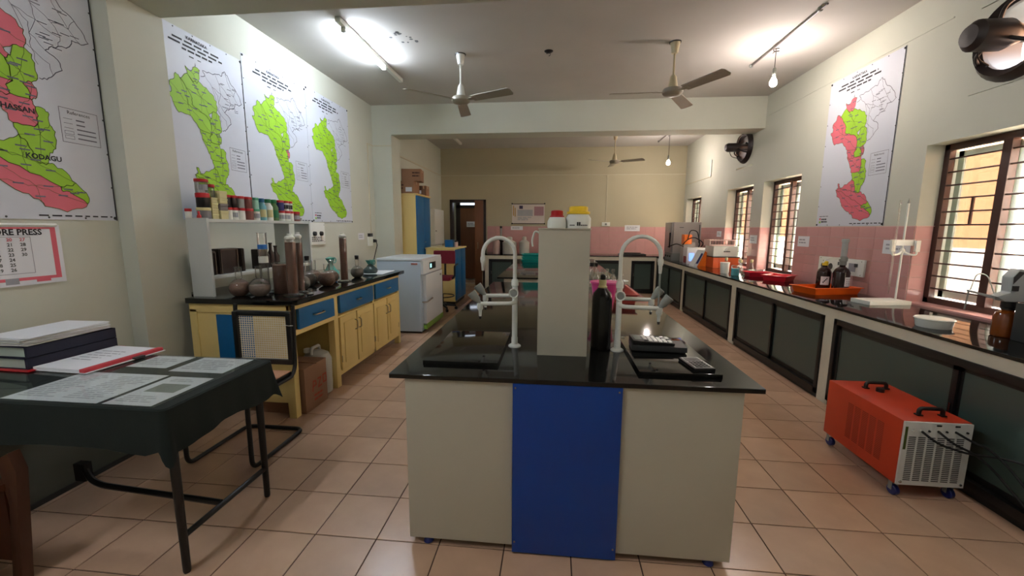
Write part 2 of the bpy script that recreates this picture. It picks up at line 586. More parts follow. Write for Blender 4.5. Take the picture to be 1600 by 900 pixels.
# windows: brown steel frames with rods, sliding sashes and panes
for wi, (y0, y1) in enumerate(WIN):
    rt_ = sroot('window_%d' % (wi + 1), (XR + 0.17, (y0 + y1) / 2, WZ0))
    ym = (y0 + y1) / 2
    f = MB()
    f.box(XR + 0.14, y0, WZ0, XR + 0.185, y0 + 0.05, WZ1).box(XR + 0.14, y1 - 0.05, WZ0, XR + 0.185, y1, WZ1)
    f.box(XR + 0.14, y0, WZ1 - 0.05, XR + 0.185, y1, WZ1).box(XR + 0.14, y0, WZ0, XR + 0.185, y1, WZ0 + 0.05)
    obj('window_frame', f, brownp_m, rt_, bevel=0.004)
    obj('mullion', B(XR + 0.135, ym - 0.032, WZ0 + 0.045, XR + 0.19, ym + 0.032, WZ1 - 0.045), brownp_m, rt_, bevel=0.004)
    for k in range(11):
        z = WZ0 + 0.13 + k * 0.107
        obj('bar', MB().cyl((XR + 0.15, y0 + 0.02, z), (XR + 0.15, y1 - 0.02, z), 0.0065, n=8), brownp_m, rt_)
    for yy in (ym + 0.2, ym - 0.2):
        zz = WZ0 + 0.13 + 5 * 0.107
        obj('short_bar', B(XR + 0.145, yy - 0.009, zz, XR + 0.156, yy + 0.009, zz + 0.214), brownp_m, rt_)
    for q, (a, b, xx) in enumerate(((y0 + 0.05, ym + 0.05, XR + 0.225), (ym - 0.05, y1, XR + 0.25))):
        s_ = MB()
        for (p0, p1, p2, p3) in ((a, WZ0 + 0.05, a + 0.05, WZ1 - 0.05), (b - 0.05, WZ0 + 0.05, b, WZ1 - 0.05), (a, WZ0 + 0.05, b, WZ0 + 0.11), (a, WZ1 - 0.1, b, WZ1 - 0.05)):
            s_.box(xx, p0, p1, xx + 0.02, p2, p3)
        sh = obj('sash', s_, alu_m, rt_, bevel=0.002)
        if q == 0:
            obj('pane', B(xx + 0.008, a + 0.045, WZ0 + 0.1, xx + 0.012, b - 0.045, WZ1 - 0.09), frost_glare_m, sh, smooth=False)
        else:
            zl = WZ0 + 0.1 if wi in (0, 3) else WZ0 + 0.52
            obj('pane', B(xx + 0.008, a + 0.045, zl, xx + 0.012, b - 0.045, WZ1 - 0.09), pane_m, sh, smooth=False)
            if zl > WZ0 + 0.2:
                obj('frost_glare_pane', B(xx + 0.008, a + 0.045, WZ0 + 0.1, xx + 0.012, b - 0.045, zl - 0.002), frost_glare_m, sh, smooth=False)  # translucent lower panel stands in for the white glare there
    obj('track', B(XR + 0.19, y1 - 0.045, WZ0, XR + 0.215, y1, WZ1), alu_m, rt_, bevel=0.002)
    obj('sill', B(XR - 0.01, y0 - 0.005, WZ0 - 0.03, XR + 0.29, y1 + 0.005, WZ0 + 0.004), pink_m, rt_, bevel=0.003)
    if wi == 0:
        obj('reveal_tile_edge', B(XR, y1 - 0.012, 1.5015, XR + 0.14, y1, 1.508), pinkgrout_m, rt_)

# outside: neighbouring building, ground
struct('ground', B(3.45, -20, -0.5, 60, 90, -0.45), ground_m)
struct('building_wall', B(10.2, -16, 1.0, 10.5, 80, 8.6), ext_m)
struct('glare_plinth', B(10.0, -16, -0.5, 10.25, 80, 1.05), extl_m)  # pale base added to imitate the overexposed white low in the windows

# doors in the back wall
d1 = sroot('door_1', (-2.0, YB, 0))
fr = MB().box(DX0, YB - 0.03, 0, DX0 + 0.07, YB + 0.15, DZ).box(DX1 - 0.07, YB - 0.03, 0, DX1, YB + 0.15, DZ).box(DX0, YB - 0.03, DZ - 0.07, DX1, YB + 0.15, DZ)
obj('door_frame', fr, dwood_m, d1, bevel=0.004)
lf = MB().box(-1.98, YB - 0.06, 0.02, -1.76, YB - 0.02, DZ - 0.02)
lfo = obj('door_leaf', lf, wood_m, d1, bevel=0.005)
obj('bolt', B(-1.91, YB - 0.075, 0.95, -1.895, YB - 0.06, 1.12), brass_m, lfo)
obj('threshold', B(DX0, YB - 0.02, 0, DX1, YB + 0.2, 0.05), M('stone_threshold', (190, 170, 140), 0.6), d1)
d2 = sroot('door_2', (-2.25, YB + 1.1, 0))
obj('door_leaf', B(-2.60, YB + 1.06, 0.05, -1.85, YB + 1.10, 2.02), wood_m, d2, bevel=0.005)
obj('door_frame', B(-2.72, YB + 1.05, 0, -2.60, YB + 1.15, 2.34).box(-1.85, YB + 1.05, 0, -1.73, YB + 1.15, 2.34).box(-2.72, YB + 1.05, 2.02, -1.73, YB + 1.15, 2.10), dwood_m, d2)
obj('transom_light', B(-2.60, YB + 1.09, 2.10, -1.85, YB + 1.11, 2.34), M('lit_transom', (220, 225, 235), 0.5, emit=((215, 225, 240), 0.8)), d2)
s_ = obj('door_sign', B(-2.42, YB + 1.045, 1.50, -2.10, YB + 1.06, 1.65), paper_m, d2)
Fs = Face((-2.42, YB + 1.045, 1.50), (0.32, 0, 0), (0, 0, 0.15))
m_ = MB()
bars(Fs, m_, 0.1, 0.25, 0.9, 0.75, 2, 0.001)
obj('print', m_, print_m, s_, smooth=False)

# ================================================================== NEAR ISLAND BENCH
TZ = 0.83
isl = thing('island_bench', 'cream island laboratory bench with a black top and blue centre panel', 'laboratory bench', (0.08, 3.2, 0))
obj('countertop', B(-0.71, 1.668, TZ - 0.021, 0.864, 4.845, TZ), granite_m, isl, bevel=0.003)
obj('side_panel', B(-0.64, 1.70, 0.035, -0.62, 4.80, 0.81), cream_m, isl, bevel=0.002)
obj('side_panel', B(0.77, 1.70, 0.035, 0.79, 4.80, 0.81), cream_m, isl, bevel=0.002)
obj('end_panel', B(-0.642, 1.68, 0.032, -0.163, 1.70, 0.81), cream_m, isl, bevel=0.002)
obj('end_panel', B(0.303, 1.68, 0.032, 0.79, 1.70, 0.81), cream_m, isl, bevel=0.002)
bp = obj('centre_panel', B(-0.161, 1.666, 0.008, 0.301, 1.70, 0.808), blue_m, isl, bevel=0.002, label='blue centre panel')
for x, z in ((-0.15, 0.79), (0.287, 0.79), (-0.15, 0.06), (0.287, 0.06)):
    obj('screw', MB().lathe([(0.005, 0), (0.004, 0.002)], (x, 1.6662, z), 10, (0, -1, 0)), steel_m, bp)
obj('end_panel', B(-0.62, 4.78, 0.032, 0.77, 4.80, 0.81), cream_m, isl)
obj('plinth', B(-0.60, 1.76, 0.0, 0.75, 4.74, 0.05), dwood_m, isl)
for x, y in ((-0.558, 1.70), (0.708, 1.70), (-0.558, 4.75), (0.708, 4.75)):
    obj('levelling_foot', MB().lathe([(0.018, 0), (0.024, 0.006), (0.02, 0.02), (0.012, 0.026), (0.012, 0.04)], (x, y, 0), 14), navy_m, isl, label='dark blue levelling foot')

col = thing('service_column', 'tall cream box column standing on the island bench top', 'column', (0.05, 2.16, TZ))
obj('body', B(-0.072, 2.012, TZ, 0.176, 2.30, 1.462), cream_m, col, bevel=0.002)
obj('cap', B(-0.075, 2.008, 1.462, 0.180, 2.304, 1.468), M('cap_edge', (196, 190, 170), 0.4), col, bevel=0.001)
obj('hose_hook', MB().tube(fillet([(-0.07, 2.2, 1.44), (-0.10, 2.2, 1.455), (-0.115, 2.2, 1.40), (-0.11, 2.2, 1.37)], 0.03), 0.005), white_m, col)

def sink_cover(x0, y0, x1, y1, label):
    t = tag(obj('sink_cover', B(x0, y0, TZ, x1, y1, TZ + 0.02), granite_m, bevel=0.002, org=(x0, y0, TZ)), label, 'sink cover', 'black slabs over the island sinks')
sink_cover(-0.60, 1.805, -0.245, 2.38, 'black slab covering the sink, bare on top, on the island')
sink_cover(0.385, 1.768, 0.735, 2.37, 'black slab over the island sink, carrying two calculators')

def faucet(x, y, sgn, label, grey, topx):
    """white laboratory tap: column, gooseneck, two side taps. sgn = side the spouts point to"""
    t = thing('lab_faucet', label, 'faucet', (x, y, TZ), 'white laboratory taps on the island')
    obj('base_flange', MB().lathe([(0.034, 0), (0.034, 0.006), (0.026, 0.012), (0.016, 0.014)], (x, y, TZ), 20), white_m, t)
    obj('column', MB().lathe([(0.0175, 0.012), (0.0175, 0.05), (0.015, 0.055), (0.015, 0.33), (0.019, 0.335), (0.019, 0.36), (0.0125, 0.37)], (x, y, TZ), 16), white_m, t)
    pts = [(x, y, TZ + 0.36), (x, y, TZ + 0.50)]
    rad = 0.086 if sgn < 0 else 0.099
    for k in range(1, 15):
        a = PI * k / 14
        pts.append((x + sgn * rad * (1 - math.cos(a)), y, TZ + 0.50 + rad * math.sin(a)))
    ex = x + sgn * 2 * rad
    pts.append((ex, y, TZ + 0.485))
    obj('gooseneck', MB().tube(pts, 0.0105, 10), white_m, t)
    obj('spout', MB().lathe([(0.0125, 0), (0.0145, -0.012), (0.013, -0.03), (0.010, -0.036), (0.0075, -0.075)], (ex, y, TZ + 0.487), 14), white_m, t)
    if sgn > 0:
        obj('drip_tube', MB().cyl((ex, y, TZ + 0.415), (ex, y, TZ + 0.21), 0.0045, n=8), grey_m, t)
    # knob on the column
    kx = x - 0.002
    kn = obj('hand_wheel', MB().lathe([(0.024, -0.03), (0.026, -0.05), (0.024, -0.056), (0.018, -0.05)], (kx, y, TZ + 0.30), 18, (0, 1, 0)), white_m, t)
    obj('wheel_face', MB().lathe([(0.019, 0), (0.017, 0.004)], (kx, y - 0.05, TZ + 0.30), 18, (0, -1, 0)), grey_m, kn)
    obj('stem', MB().cyl((kx, y - 0.03, TZ + 0.30), (kx, y, TZ + 0.30), 0.012), white_m, t)
    for dy, zz in ((-0.075, TZ + 0.245), (0.095, TZ + 0.26)):
        ln = 0.175 if sgn < 0 else 0.185
        arm = fillet([(x, y, zz + 0.01), (x, y + dy, zz + 0.005), (x + sgn * ln, y + dy, zz)], 0.05)
        ar = obj('arm', MB().tube(arm, 0.011, 10), white_m, t)
        px = x + sgn * ln
        obj('valve', MB().lathe([(0.016, 0.005), (0.016, -0.025), (0.012, -0.032), (0.009, -0.036), (0.007, -0.066)], (px, y + dy, zz), 14), white_m, ar)
        obj('outlet_tip', MB().lathe([(0.007, -0.066), (0.008, -0.068), (0.006, -0.08)], (px, y + dy, zz), 12), black_m, ar)
        d = Vector((sgn * 0.62, 0, 0.78))
        obj('tap_handle', MB().lathe([(0.011, 0.0), (0.013, 0.018), (0.019, 0.03), (0.024, 0.072), (0.021, 0.076)], (px, y + dy, zz), 14, d), grey_m if grey else white_m, ar)
faucet(-0.20, 2.155, -1, 'white gooseneck laboratory tap beside the empty sink slab', True, 0)
faucet(0.345, 2.14, 1, 'white gooseneck laboratory tap beside the black bottle', True, 0)

# calculators and black case on the sink cover
zc = TZ + 0.02
cs = MB().box(0.41, 2.06, zc + 0.004, 0.68, 2.20, zc + 0.032).rot((0.54, 2.13, zc), math.radians(-4))
t = thing('black_case', 'flat black case lying on the sink slab under a calculator', 'case', (0.54, 2.13, zc))
obj('body', cs, dgrey_m, t, bevel=0.006)
obj('foot_pad', B(0.43, 2.08, zc, 0.66, 2.18, zc + 0.005), black_m, t)
t = thing('desk_calculator', 'wide black desk calculator with pale keys lying on a black case', 'calculator', (0.53, 2.13, zc + 0.032), 'calculators on the sink slab')
kx0, ky0, kx1, ky1 = 0.415, 2.075, 0.62, 2.205
zk = zc + 0.033
body = MB().prism([(kx0, ky0, zk), (kx1, ky0, zk), (kx1, ky0, zk + 0.012), (kx0, ky0, zk + 0.022)], (0, ky1 - ky0, 0))
obj('body', body, black_m, t, bevel=0.003)
obj('display', MB().prism([(kx0 + 0.012, ky0 + 0.02, zk + 0.0225), (kx0 + 0.045, ky0 + 0.02, zk + 0.021), (kx0 + 0.045, ky1 - 0.02, zk + 0.021), (kx0 + 0.012, ky1 - 0.02, zk + 0.0225)], (0, 0, 0.0015)), M('lcd_grey', (110, 118, 110), 0.6), t)
for r in range(5):
    for c in range(6):
        xx = kx0 + 0.058 + c * 0.024
        yy = ky0 + 0.012 + r * 0.022
        zz = zk + 0.022 - 0.010 * (xx - kx0) / 0.205
        obj('key', B(xx, yy, zz - 0.003, xx + 0.016, yy + 0.015, zz + 0.004), white_m if (r + c) % 7 else dgrey_m, t)
t = thing('handheld_calculator', 'small grey and black handheld calculator at the edge of the sink slab', 'calculator', (0.66, 1.86, zc), 'calculators on the sink slab')
bd = MB().box(0.61, 1.79, zc, 0.705, 1.95, zc + 0.016).rot((0.655, 1.87, zc), math.radians(8))
obj('body', bd, black_m, t, bevel=0.005)
obj('face_plate', MB().box(0.617, 1.797, zc + 0.016, 0.698, 1.945, zc + 0.018).rot((0.655, 1.87, zc), math.radians(8)), M('silver_face', (150, 152, 150), 0.35, 0.3), t)
obj('display', MB().box(0.624, 1.895, zc + 0.018, 0.69, 1.935, zc + 0.0195).rot((0.655, 1.87, zc), math.radians(8)), dgrey_m, t)
kp = MB()
for r in range(4):
    for c in range(4):
        kp.box(0.625 + c * 0.017, 1.805 + r * 0.02, zc + 0.018, 0.637 + c * 0.017, 1.818 + r * 0.02, zc + 0.021)
obj('keypad', kp.rot((0.655, 1.87, zc), math.radians(8)), dgrey_m, t)

# generic lathe vessels --------------------------------------------------------
def vessel(name, label, cat, loc, parts, group=None, n=20):
    t = thing(name, label, cat, loc, group)
    for pn, prof, mt in parts:
        obj(pn, MB().lathe(prof, loc, n), mt, t)
    return t

vessel('black_bottle', 'large black bottle with a cream neck band beside the service column', 'bottle', (0.262, 2.17, TZ), [
    ('body', [(0.046, 0), (0.053, 0.006), (0.053, 0.265), (0.047, 0.30), (0.026, 0.325), (0.02, 0.335)], M('black_bottle_plastic', (5, 5, 5), 0.22)),
    ('neck_band', [(0.024, 0.33), (0.024, 0.337), (0.019, 0.341), (0.02, 0.37), (0.017, 0.372)], M('cream_band', (206, 200, 150), 0.5)),
    ('cap', [(0.014, 0.37), (0.014, 0.395), (0.006, 0.401)], black_m)])
vessel('reagent_jar', 'white plastic jar with a red lid on top of the column', 'jar', (0.015, 2.10, 1.468), [
    ('body', [(0.046, 0), (0.048, 0.01), (0.047, 0.035), (0.035, 0.056)], white_m),
    ('lid', [(0.036, 0.054), (0.037, 0.06), (0.031, 0.062), (0.03, 0.084), (0.024, 0.088)], redlid_m)], 'plastic jars on the column')
t = vessel('reagent_tub', 'wider white plastic tub with a yellow lid on top of the column', 'tub', (0.122, 2.12, 1.468), [
    ('body', [(0.062, 0), (0.063, 0.012), (0.063, 0.05), (0.05, 0.07)], white_m),
    ('lid', [(0.053, 0.069), (0.058, 0.072), (0.058, 0.082), (0.047, 0.084), (0.047, 0.104), (0.042, 0.108)], yel_m),
    ('handle_lug', [(0.004, 0.06), (0.006, 0.062), (0.006, 0.075), (0.003, 0.077)], black_m)], 'plastic jars on the column')
Fl = Face((0.075, 2.12 - 0.0645, 1.475), (0.09, 0, 0), (0, 0, 0.04))
m_ = MB()
for k in range(10):
    a0 = -0.75 + k * 0.15
    if k in (3,):
        continue
    zz0, zz1 = (0.012, 0.03) if k in (4, 5) else (0.012, 0.017)
    r_ = 0.0638
    m_.add([(0.122 + r_ * math.sin(a0), 2.12 - r_ * math.cos(a0), 1.468 + zz0), (0.122 + r_ * math.sin(a0 + 0.12), 2.12 - r_ * math.cos(a0 + 0.12), 1.468 + zz0), (0.122 + r_ * math.sin(a0 + 0.12), 2.12 - r_ * math.cos(a0 + 0.12), 1.468 + zz1), (0.122 + r_ * math.sin(a0), 2.12 - r_ * math.cos(a0), 1.468 + zz1)], [(0, 1, 2, 3)])
obj('label_print', m_, ink_m, t, smooth=False)

# pink bin, red tray and glassware further along the island
def tray(name, label, cat, x0, y0, x1, y1, z, h, mt, group=None, fl=0.02, rz=0.0):
    c = ((x0 + x1) / 2, (y0 + y1) / 2, z)
    m = MB()
    i = 0.012
    o_ = [(x0 + fl, y0 + fl), (x1 - fl, y0 + fl), (x1 - fl, y1 - fl), (x0 + fl, y1 - fl)]
    t_ = [(x0, y0), (x1, y0), (x1, y1), (x0, y1)]
    ti = [(x0 + i, y0 + i), (x1 - i, y0 + i), (x1 - i, y1 - i), (x0 + i, y1 - i)]
    bi = [(a + (c[0] - a) * 0.06, b + (c[1] - b) * 0.06) for a, b in o_]
    vs = [(a, b, z) for a, b in o_] + [(a, b, z + h) for a, b in t_] + [(a, b, z + h) for a, b in ti] + [(a, b, z + 0.006) for a, b in bi]
    fs = [(3, 2, 1, 0), (12, 13, 14, 15)]
    for k in range(4):
        j = (k + 1) % 4
        fs += [(k, j, 4 + j, 4 + k), (4 + k, 4 + j, 8 + j, 8 + k), (8 + k, 8 + j, 12 + j, 12 + k)]
    m.add(vs, fs).rot(c, rz)
    t = thing(name, label, cat, c, group)
    obj('tray', m, mt, t, bevel=0.003)
    rm = MB().box(x0 - 0.012, y0 - 0.012, z + h - 0.008, x1 + 0.012, y0, z + h).box(x0 - 0.012, y1, z + h - 0.008, x1 + 0.012, y1 + 0.012, z + h)
    rm.box(x0 - 0.012, y0, z + h - 0.008, x0, y1, z + h).box(x1, y0, z + h - 0.008, x1 + 0.012, y1, z + h).rot(c, rz)
    obj('rim', rm, mt, t, bevel=0.002)
    return t

vessel('pink_bin', 'tall tapering pink plastic bin on the island behind the black bottle', 'bin', (0.375, 3.02, TZ), [
    ('body', [(0.055, 0), (0.058, 0.004), (0.094, 0.25), (0.09, 0.252), (0.052, 0.008)], pinkpl_m),
    ('rim', [(0.094, 0.243), (0.102, 0.246), (0.10, 0.257), (0.092, 0.257)], pinkpl_m)], n=24)
tray('red_tray', 'small dull red tray with clear bottles on the island', 'tray', 0.52, 3.53, 0.725, 4.15, TZ, 0.085, M('dull_red_plastic', (178, 70, 58), 0.5), rz=0.0)
for k, (x, y, h, lab) in enumerate(((0.575, 3.72, 0.20, 'clear glass bottle at the near end of the dull red tray'), (0.62, 3.85, 0.23, 'tallest clear glass bottle in the dull red tray'), (0.585, 4.02, 0.19, 'clear glass bottle at the far end of the dull red tray'), (0.66, 3.98, 0.2, 'clear glass bottle against the window side of the dull red tray'))):
    vessel('glass_bottle', lab, 'bottle', (x, y, TZ + 0.006), [
        ('body', [(0.026, 0), (0.028, 0.005), (0.028, h * 0.6), (0.012, h * 0.75), (0.012, h * 0.92)], clear_m),
        ('stopper', [(0.014, h * 0.9), (0.016, h), (0.01, h + 0.01)], clear_m)], 'bottles in the red tray', 14)
vessel('white_dish', 'white flared dish beside the red tray of bottles', 'dish', (0.68, 4.32, TZ), [
    ('foot', [(0.05, 0), (0.05, 0.03), (0.03, 0.06)], white_m), ('bowl', [(0.03, 0.055), (0.10, 0.10), (0.105, 0.105), (0.09, 0.1), (0.02, 0.065)], white_m)])
for k, (x, y, lab) in enumerate(((0.545, 4.56, 'stoppered clear bottle at the island end, third from the pink bin'), (0.60, 4.62, 'stoppered clear bottle at the island end, fourth from the pink bin'), (0.66, 4.58, 'stoppered clear bottle at the island end, farthest from the pink bin'), (0.42, 4.5, 'stoppered clear bottle at the island end, closest to the pink bin'), (0.48, 4.55, 'stoppered clear bottle at the island end, second from the pink bin'))):
    vessel('reagent_bottle', lab, 'bottle', (x, y, TZ), [
        ('body', [(0.028, 0), (0.03, 0.005), (0.03, 0.11), (0.013, 0.135), (0.013, 0.165)], clear_m), ('stopper', [(0.017, 0.162), (0.02, 0.19), (0.012, 0.2)], clear_m)],
        'reagent bottles at the island end', 14)

# ================================================================== FAR ISLAND
fi = thing('island_bench', 'second island bench beyond the first, with a glossy dark top', 'laboratory bench', (0.05, 7.0, 0))
obj('countertop', B(-0.73, 5.31, TZ - 0.02, 0.83, 8.6, TZ), granite_m, fi, bevel=0.003)
obj('end_panel', B(-0.645, 5.36, 0.03, 0.75, 5.38, 0.81), cream_m, fi, bevel=0.002)
obj('side_panel', B(-0.645, 5.38, 0.03, -0.625, 8.5, 0.81), cream_m, fi)
obj('side_panel', B(0.73, 5.38, 0.03, 0.75, 8.5, 0.81), cream_m, fi)
obj('plinth', B(-0.6, 5.42, 0, 0.7, 8.45, 0.05), dwood_m, fi)
for k in range(3):
    tray('green_tray', 'shallow teal tray in a stack on the far island, %s' % ('lowest of the three', 'middle of the three', 'topmost of the three')[k], 'tray', -0.60 + 0.005 * k, 7.75 + 0.02 * k, -0.16, 8.15, TZ + k * 0.0515, 0.05, teal_m, 'teal trays on the far island')
for k, (x, y, lab) in enumerate(((0.50, 5.75, 'little clear bottle on the far island, third from the service column'), (0.58, 5.85, 'little clear bottle on the far island, farthest from the service column'), (0.38, 5.68, 'little clear bottle on the far island, nearest the front edge'), (0.45, 6.1, 'little clear bottle on the far island, set back behind the others'))):
    vessel('wash_bottle', lab, 'bottle', (x, y, TZ), [
        ('body', [(0.03, 0), (0.032, 0.006), (0.032, 0.09), (0.01, 0.12), (0.009, 0.17)], clear_m), ('tip', [(0.008, 0.17), (0.004, 0.2)], white_m)], 'bottles on the far island', 12)
t = thing('lab_stool', 'dark red backed stool behind the far island', 'stool', (0.62, 8.78, 0))
obj('backrest', MB().box(0.56, 8.82, 0.82, 0.70, 8.86, 1.02), maroon_m, t, bevel=0.02)
obj('seat', MB().lathe([(0.17, 0.58), (0.18, 0.6), (0.18, 0.63), (0.16, 0.645)], (0.63, 8.8, 0), 20), maroon_m, t)
for a in range(4):
    c, s_ = math.cos(PI / 4 + a * PI / 2), math.sin(PI / 4 + a * PI / 2)
    obj('leg', MB().cyl((0.63 + c * 0.1, 8.8 + s_ * 0.1, 0.58), (0.63 + c * 0.15, 8.8 + s_ * 0.12, 0), 0.012), blackf_m, t)
obj('back_post', MB().cyl((0.63, 8.84, 0.6), (0.63, 8.845, 0.9), 0.014), blackf_m, t)
tag(obj('black_tray', MB().prism([(0.52, 7.5, TZ), (0.8, 7.45, TZ), (0.82, 8.4, TZ), (0.45, 8.5, TZ)], (0, 0, 0.03)), black_m, bevel=0.004, org=(0.62, 8, TZ)), 'flat black tray lying on the far island', 'tray')

# ================================================================== RIGHT AND BACK BENCHES
XFR, BZ = 2.33, 0.84
def bay(par, axis, a0, a1, fixed, sgn, panes=2, z0=0.045, z1=0.745):
    """black framed sliding doors of one bench bay; axis: 'y' for the window bench, 'x' for the back one"""
    def bx(a, d0, z_, b, d1, zz):
        return B(fixed + sgn * d0, a, z_, fixed + sgn * d1, b, zz) if axis == 'y' else B(a, fixed + sgn * d0, z_, b, fixed + sgn * d1, zz)
    m = bx(a0, -0.012, z1 - 0.045, a1, 0.04, z1)
    for q in (bx(a0, -0.012, z0, a1, 0.04, z0 + 0.05), bx(a0, -0.012, z0, a0 + 0.04, 0.04, z1), bx(a1 - 0.04, -0.012, z0, a1, 0.04, z1)):
        m.add(q.v, q.f)
    obj('bay_frame', m, blackf_m, par, bevel=0.003)
    L = (a1 - a0 - 0.08) / panes
    for k in range(panes):
        s0, s1 = a0 + 0.04 + k * L - (0.02 if k else 0), a0 + 0.04 + (k + 1) * L
        off = 0.004 if k % 2 else 0.02
        st = bx(s0, off, z0 + 0.05, s0 + 0.035, off + 0.014, z1 - 0.045)
        for q in (bx(s1 - 0.035, off, z0 + 0.05, s1, off + 0.014, z1 - 0.045), bx(s0, off, z0 + 0.05, s1, off + 0.014, z0 + 0.085), bx(s0, off, z1 - 0.075, s1, off + 0.014, z1 - 0.045)):
            st.add(q.v, q.f)
        d = obj('sliding_door', st, blackf_m, par)
        p = bx(s0 + 0.03, off + 0.005, z0 + 0.08, s1 - 0.03, off + 0.01, z1 - 0.07)
        obj('pane', p, dglass_m, d, smooth=False)
        h = bx(s0 + 0.012, off - 0.006, 0.40, s0 + 0.024, off + 0.001, 0.47)
        obj('handle', h, steel_m, d)

rb = thing('wall_bench', 'long white plastered bench with black top and dark sliding doors under the barred windows', 'laboratory bench', (2.6, 5.0, 0))
obj('countertop', B(XFR - 0.012, 1.3, BZ - 0.02, XR - 0.006, 9.56, BZ), granite_m, rb, bevel=0.003)
obj('apron', B(XFR, 1.3, 0.745, 2.45, 9.56, BZ - 0.02), plaster_m, rb)
bays = [(1.50, 3.56), (3.69, 5.40), (5.56, 7.50), (7.66, 9.45)]
prev = 1.3
for a, b in bays:
    obj('pier', B(XFR, prev, 0, 2.45, a, 0.745), plaster_m, rb)
    prev = b
    bay(rb, 'y', a, b, XFR, 1)
obj('pier', B(XFR, prev, 0, 2.45, 9.56, 0.745), plaster_m, rb)
obj('base_kerb', B(XFR + 0.01, 1.3, 0, 2.45, 9.56, 0.046), blackf_m, rb)
obj('carcass', B(2.42, 1.3, 0.0, XR - 0.01, 9.56, 0.81), M('bench_inside', (40, 42, 40), 0.8), rb)

YFB = 9.55
bb = thing('wall_bench', 'white plastered bench with black top along the far wall past the door', 'laboratory bench', (0.6, 9.95, 0))
obj('countertop', B(-1.66, YFB - 0.012, BZ - 0.0, XR - 0.006, YB - 0.01, BZ + 0.02), granite_m, bb, bevel=0.003)
obj('apron', B(-1.65, YFB, 0.755, XFR - 0.004, YFB + 0.12, BZ), plaster_m, bb)
prev = -1.65
for a, b in [(-1.51, -0.37), (-0.23, 1.56), (1.78, 2.29)]:
    obj('pier', B(prev, YFB, 0, a, YFB + 0.12, 0.755), plaster_m, bb)
    prev = b
    bay(bb, 'x', a, b, YFB, 1, 1 if a > 1.5 else 2, z0=0.02, z1=0.755)
obj('pier', B(prev, YFB, 0, XFR - 0.004, YFB + 0.12, 0.755), plaster_m, bb)
obj('carcass', B(-1.64, YFB + 0.06, 0, 2.3, YB - 0.01, 0.83), M('bench_inside', (40, 42, 40), 0.8), bb)
obj('end_wall', B(-1.66, YFB, 0, -1.60, YB - 0.01, 0.83), plaster_m, bb)

# things on the back bench
bz2 = BZ + 0.02
for k, (x, lab, c) in enumerate(((-1.38, 'narrow pinkish bottle by the doorway on the far bench', M('dusty_pink', (206, 176, 166), 0.5)), (-1.06, 'broad cream jar on the far bench, second from the doorway', can_m), (-0.70, 'cream bottle on the far bench, third from the doorway', can_m))):
    w_ = (0.085, 0.17, 0.12)[k]
    h = (0.34, 0.32, 0.33)[k]
    vessel('storage_bottle', lab, 'bottle', (x, 9.93, bz2), [
        ('body', [(w_ * 0.95, 0), (w_, 0.01), (w_, h * 0.85), (w_ * 0.5, h)], c),
        ('cap', [(w_ * 0.4, h - 0.005), (w_ * 0.4, h + 0.07), (w_ * 0.2, h + 0.09)], c)], 'bottles on the far bench', 16)
vessel('dispenser_bottle', 'dark bottle with a tall dispenser pump on the far bench', 'bottle', (-1.29, 10.1, bz2), [
    ('body', [(0.08, 0), (0.085, 0.01), (0.085, 0.26), (0.03, 0.34)], ambd_m), ('pump', [(0.035, 0.33), (0.035, 0.40), (0.022, 0.42), (0.028, 0.62), (0.02, 0.64)], grey_m), ('pump_cap', [(0.03, 0.61), (0.03, 0.66)], black_m)])
t = thing('white_rack', 'small white wire-like rack on the far bench beside the column', 'rack', (-0.16, 10.0, bz2))
obj('base', B(-0.26, 9.9, bz2, -0.02, 10.1, bz2 + 0.02), white_m, t)
for k in range(3):
    obj('shelf', B(-0.26, 9.9, bz2 + 0.04 + 0.04 * k, -0.02, 10.1, bz2 + 0.05 + 0.04 * k), white_m, t)
obj('upright', B(-0.26, 9.9, bz2, -0.25, 10.1, bz2 + 0.2), white_m, t)
t = thing('black_gas_burner', 'low black burner plate on the far bench near the corner', 'burner', (1.85, 9.93, bz2))
obj('plate', B(1.55, 9.8, bz2, 2.15, 10.1, bz2 + 0.03), black_m, t, bevel=0.006)
obj('ring', MB().tube([(1.85 + 0.2 * math.cos(a * PI / 8), 9.95 + 0.1 * math.sin(a * PI / 8), bz2 + 0.045) for a in range(16)], 0.012, 6, True), black_m, t)

# things on the window bench
t = thing('drying_oven', 'grey box oven with a steel door on the bench by the far corner', 'oven', (2.66, 8.85, BZ))
obj('body', B(2.40, 8.6, BZ + 0.14, 2.93, 9.12, 1.61), silver_m, t, bevel=0.006)
obj('base', B(2.385, 8.58, BZ, 2.935, 9.13, 0.99), grey_m, t, bevel=0.004)
dd = obj('door', B(2.365, 8.62, 1.0, 2.40, 9.1, 1.60), M('oven_door', (140, 138, 136), 0.3, 0.3), t, bevel=0.005)
obj('handle', B(2.34, 8.66, 1.1, 2.365, 8.68, 1.4), black_m, dd)
obj('badge', B(2.51, 8.594, 1.50, 2.59, 8.6, 1.51), dgrey_m, t)
obj('side_slot', B(2.89, 8.594, 1.2, 2.905, 8.6, 1.56), dgrey_m, t)
for k in range(3):
    obj('dial', MB().lathe([(0.02, 0), (0.016, 0.02)], (2.385, 8.7 + k * 0.15, 0.92), 12, (-1, 0, 0)), black_m, t)
t = thing('small_meter', 'little pale instrument with an upright blue screen on the bench before the oven', 'instrument', (2.55, 7.95, BZ))
obj('body', B(2.42, 7.75, BZ, 2.74, 7.98, BZ + 0.30), fridgew_m, t, bevel=0.008)
obj('screen', B(2.46, 7.74, BZ + 0.06, 2.54, 7.75, BZ + 0.2), M('blue_screen', (120, 160, 240), 0.3, emit=((110, 150, 255), 0.6)), t)
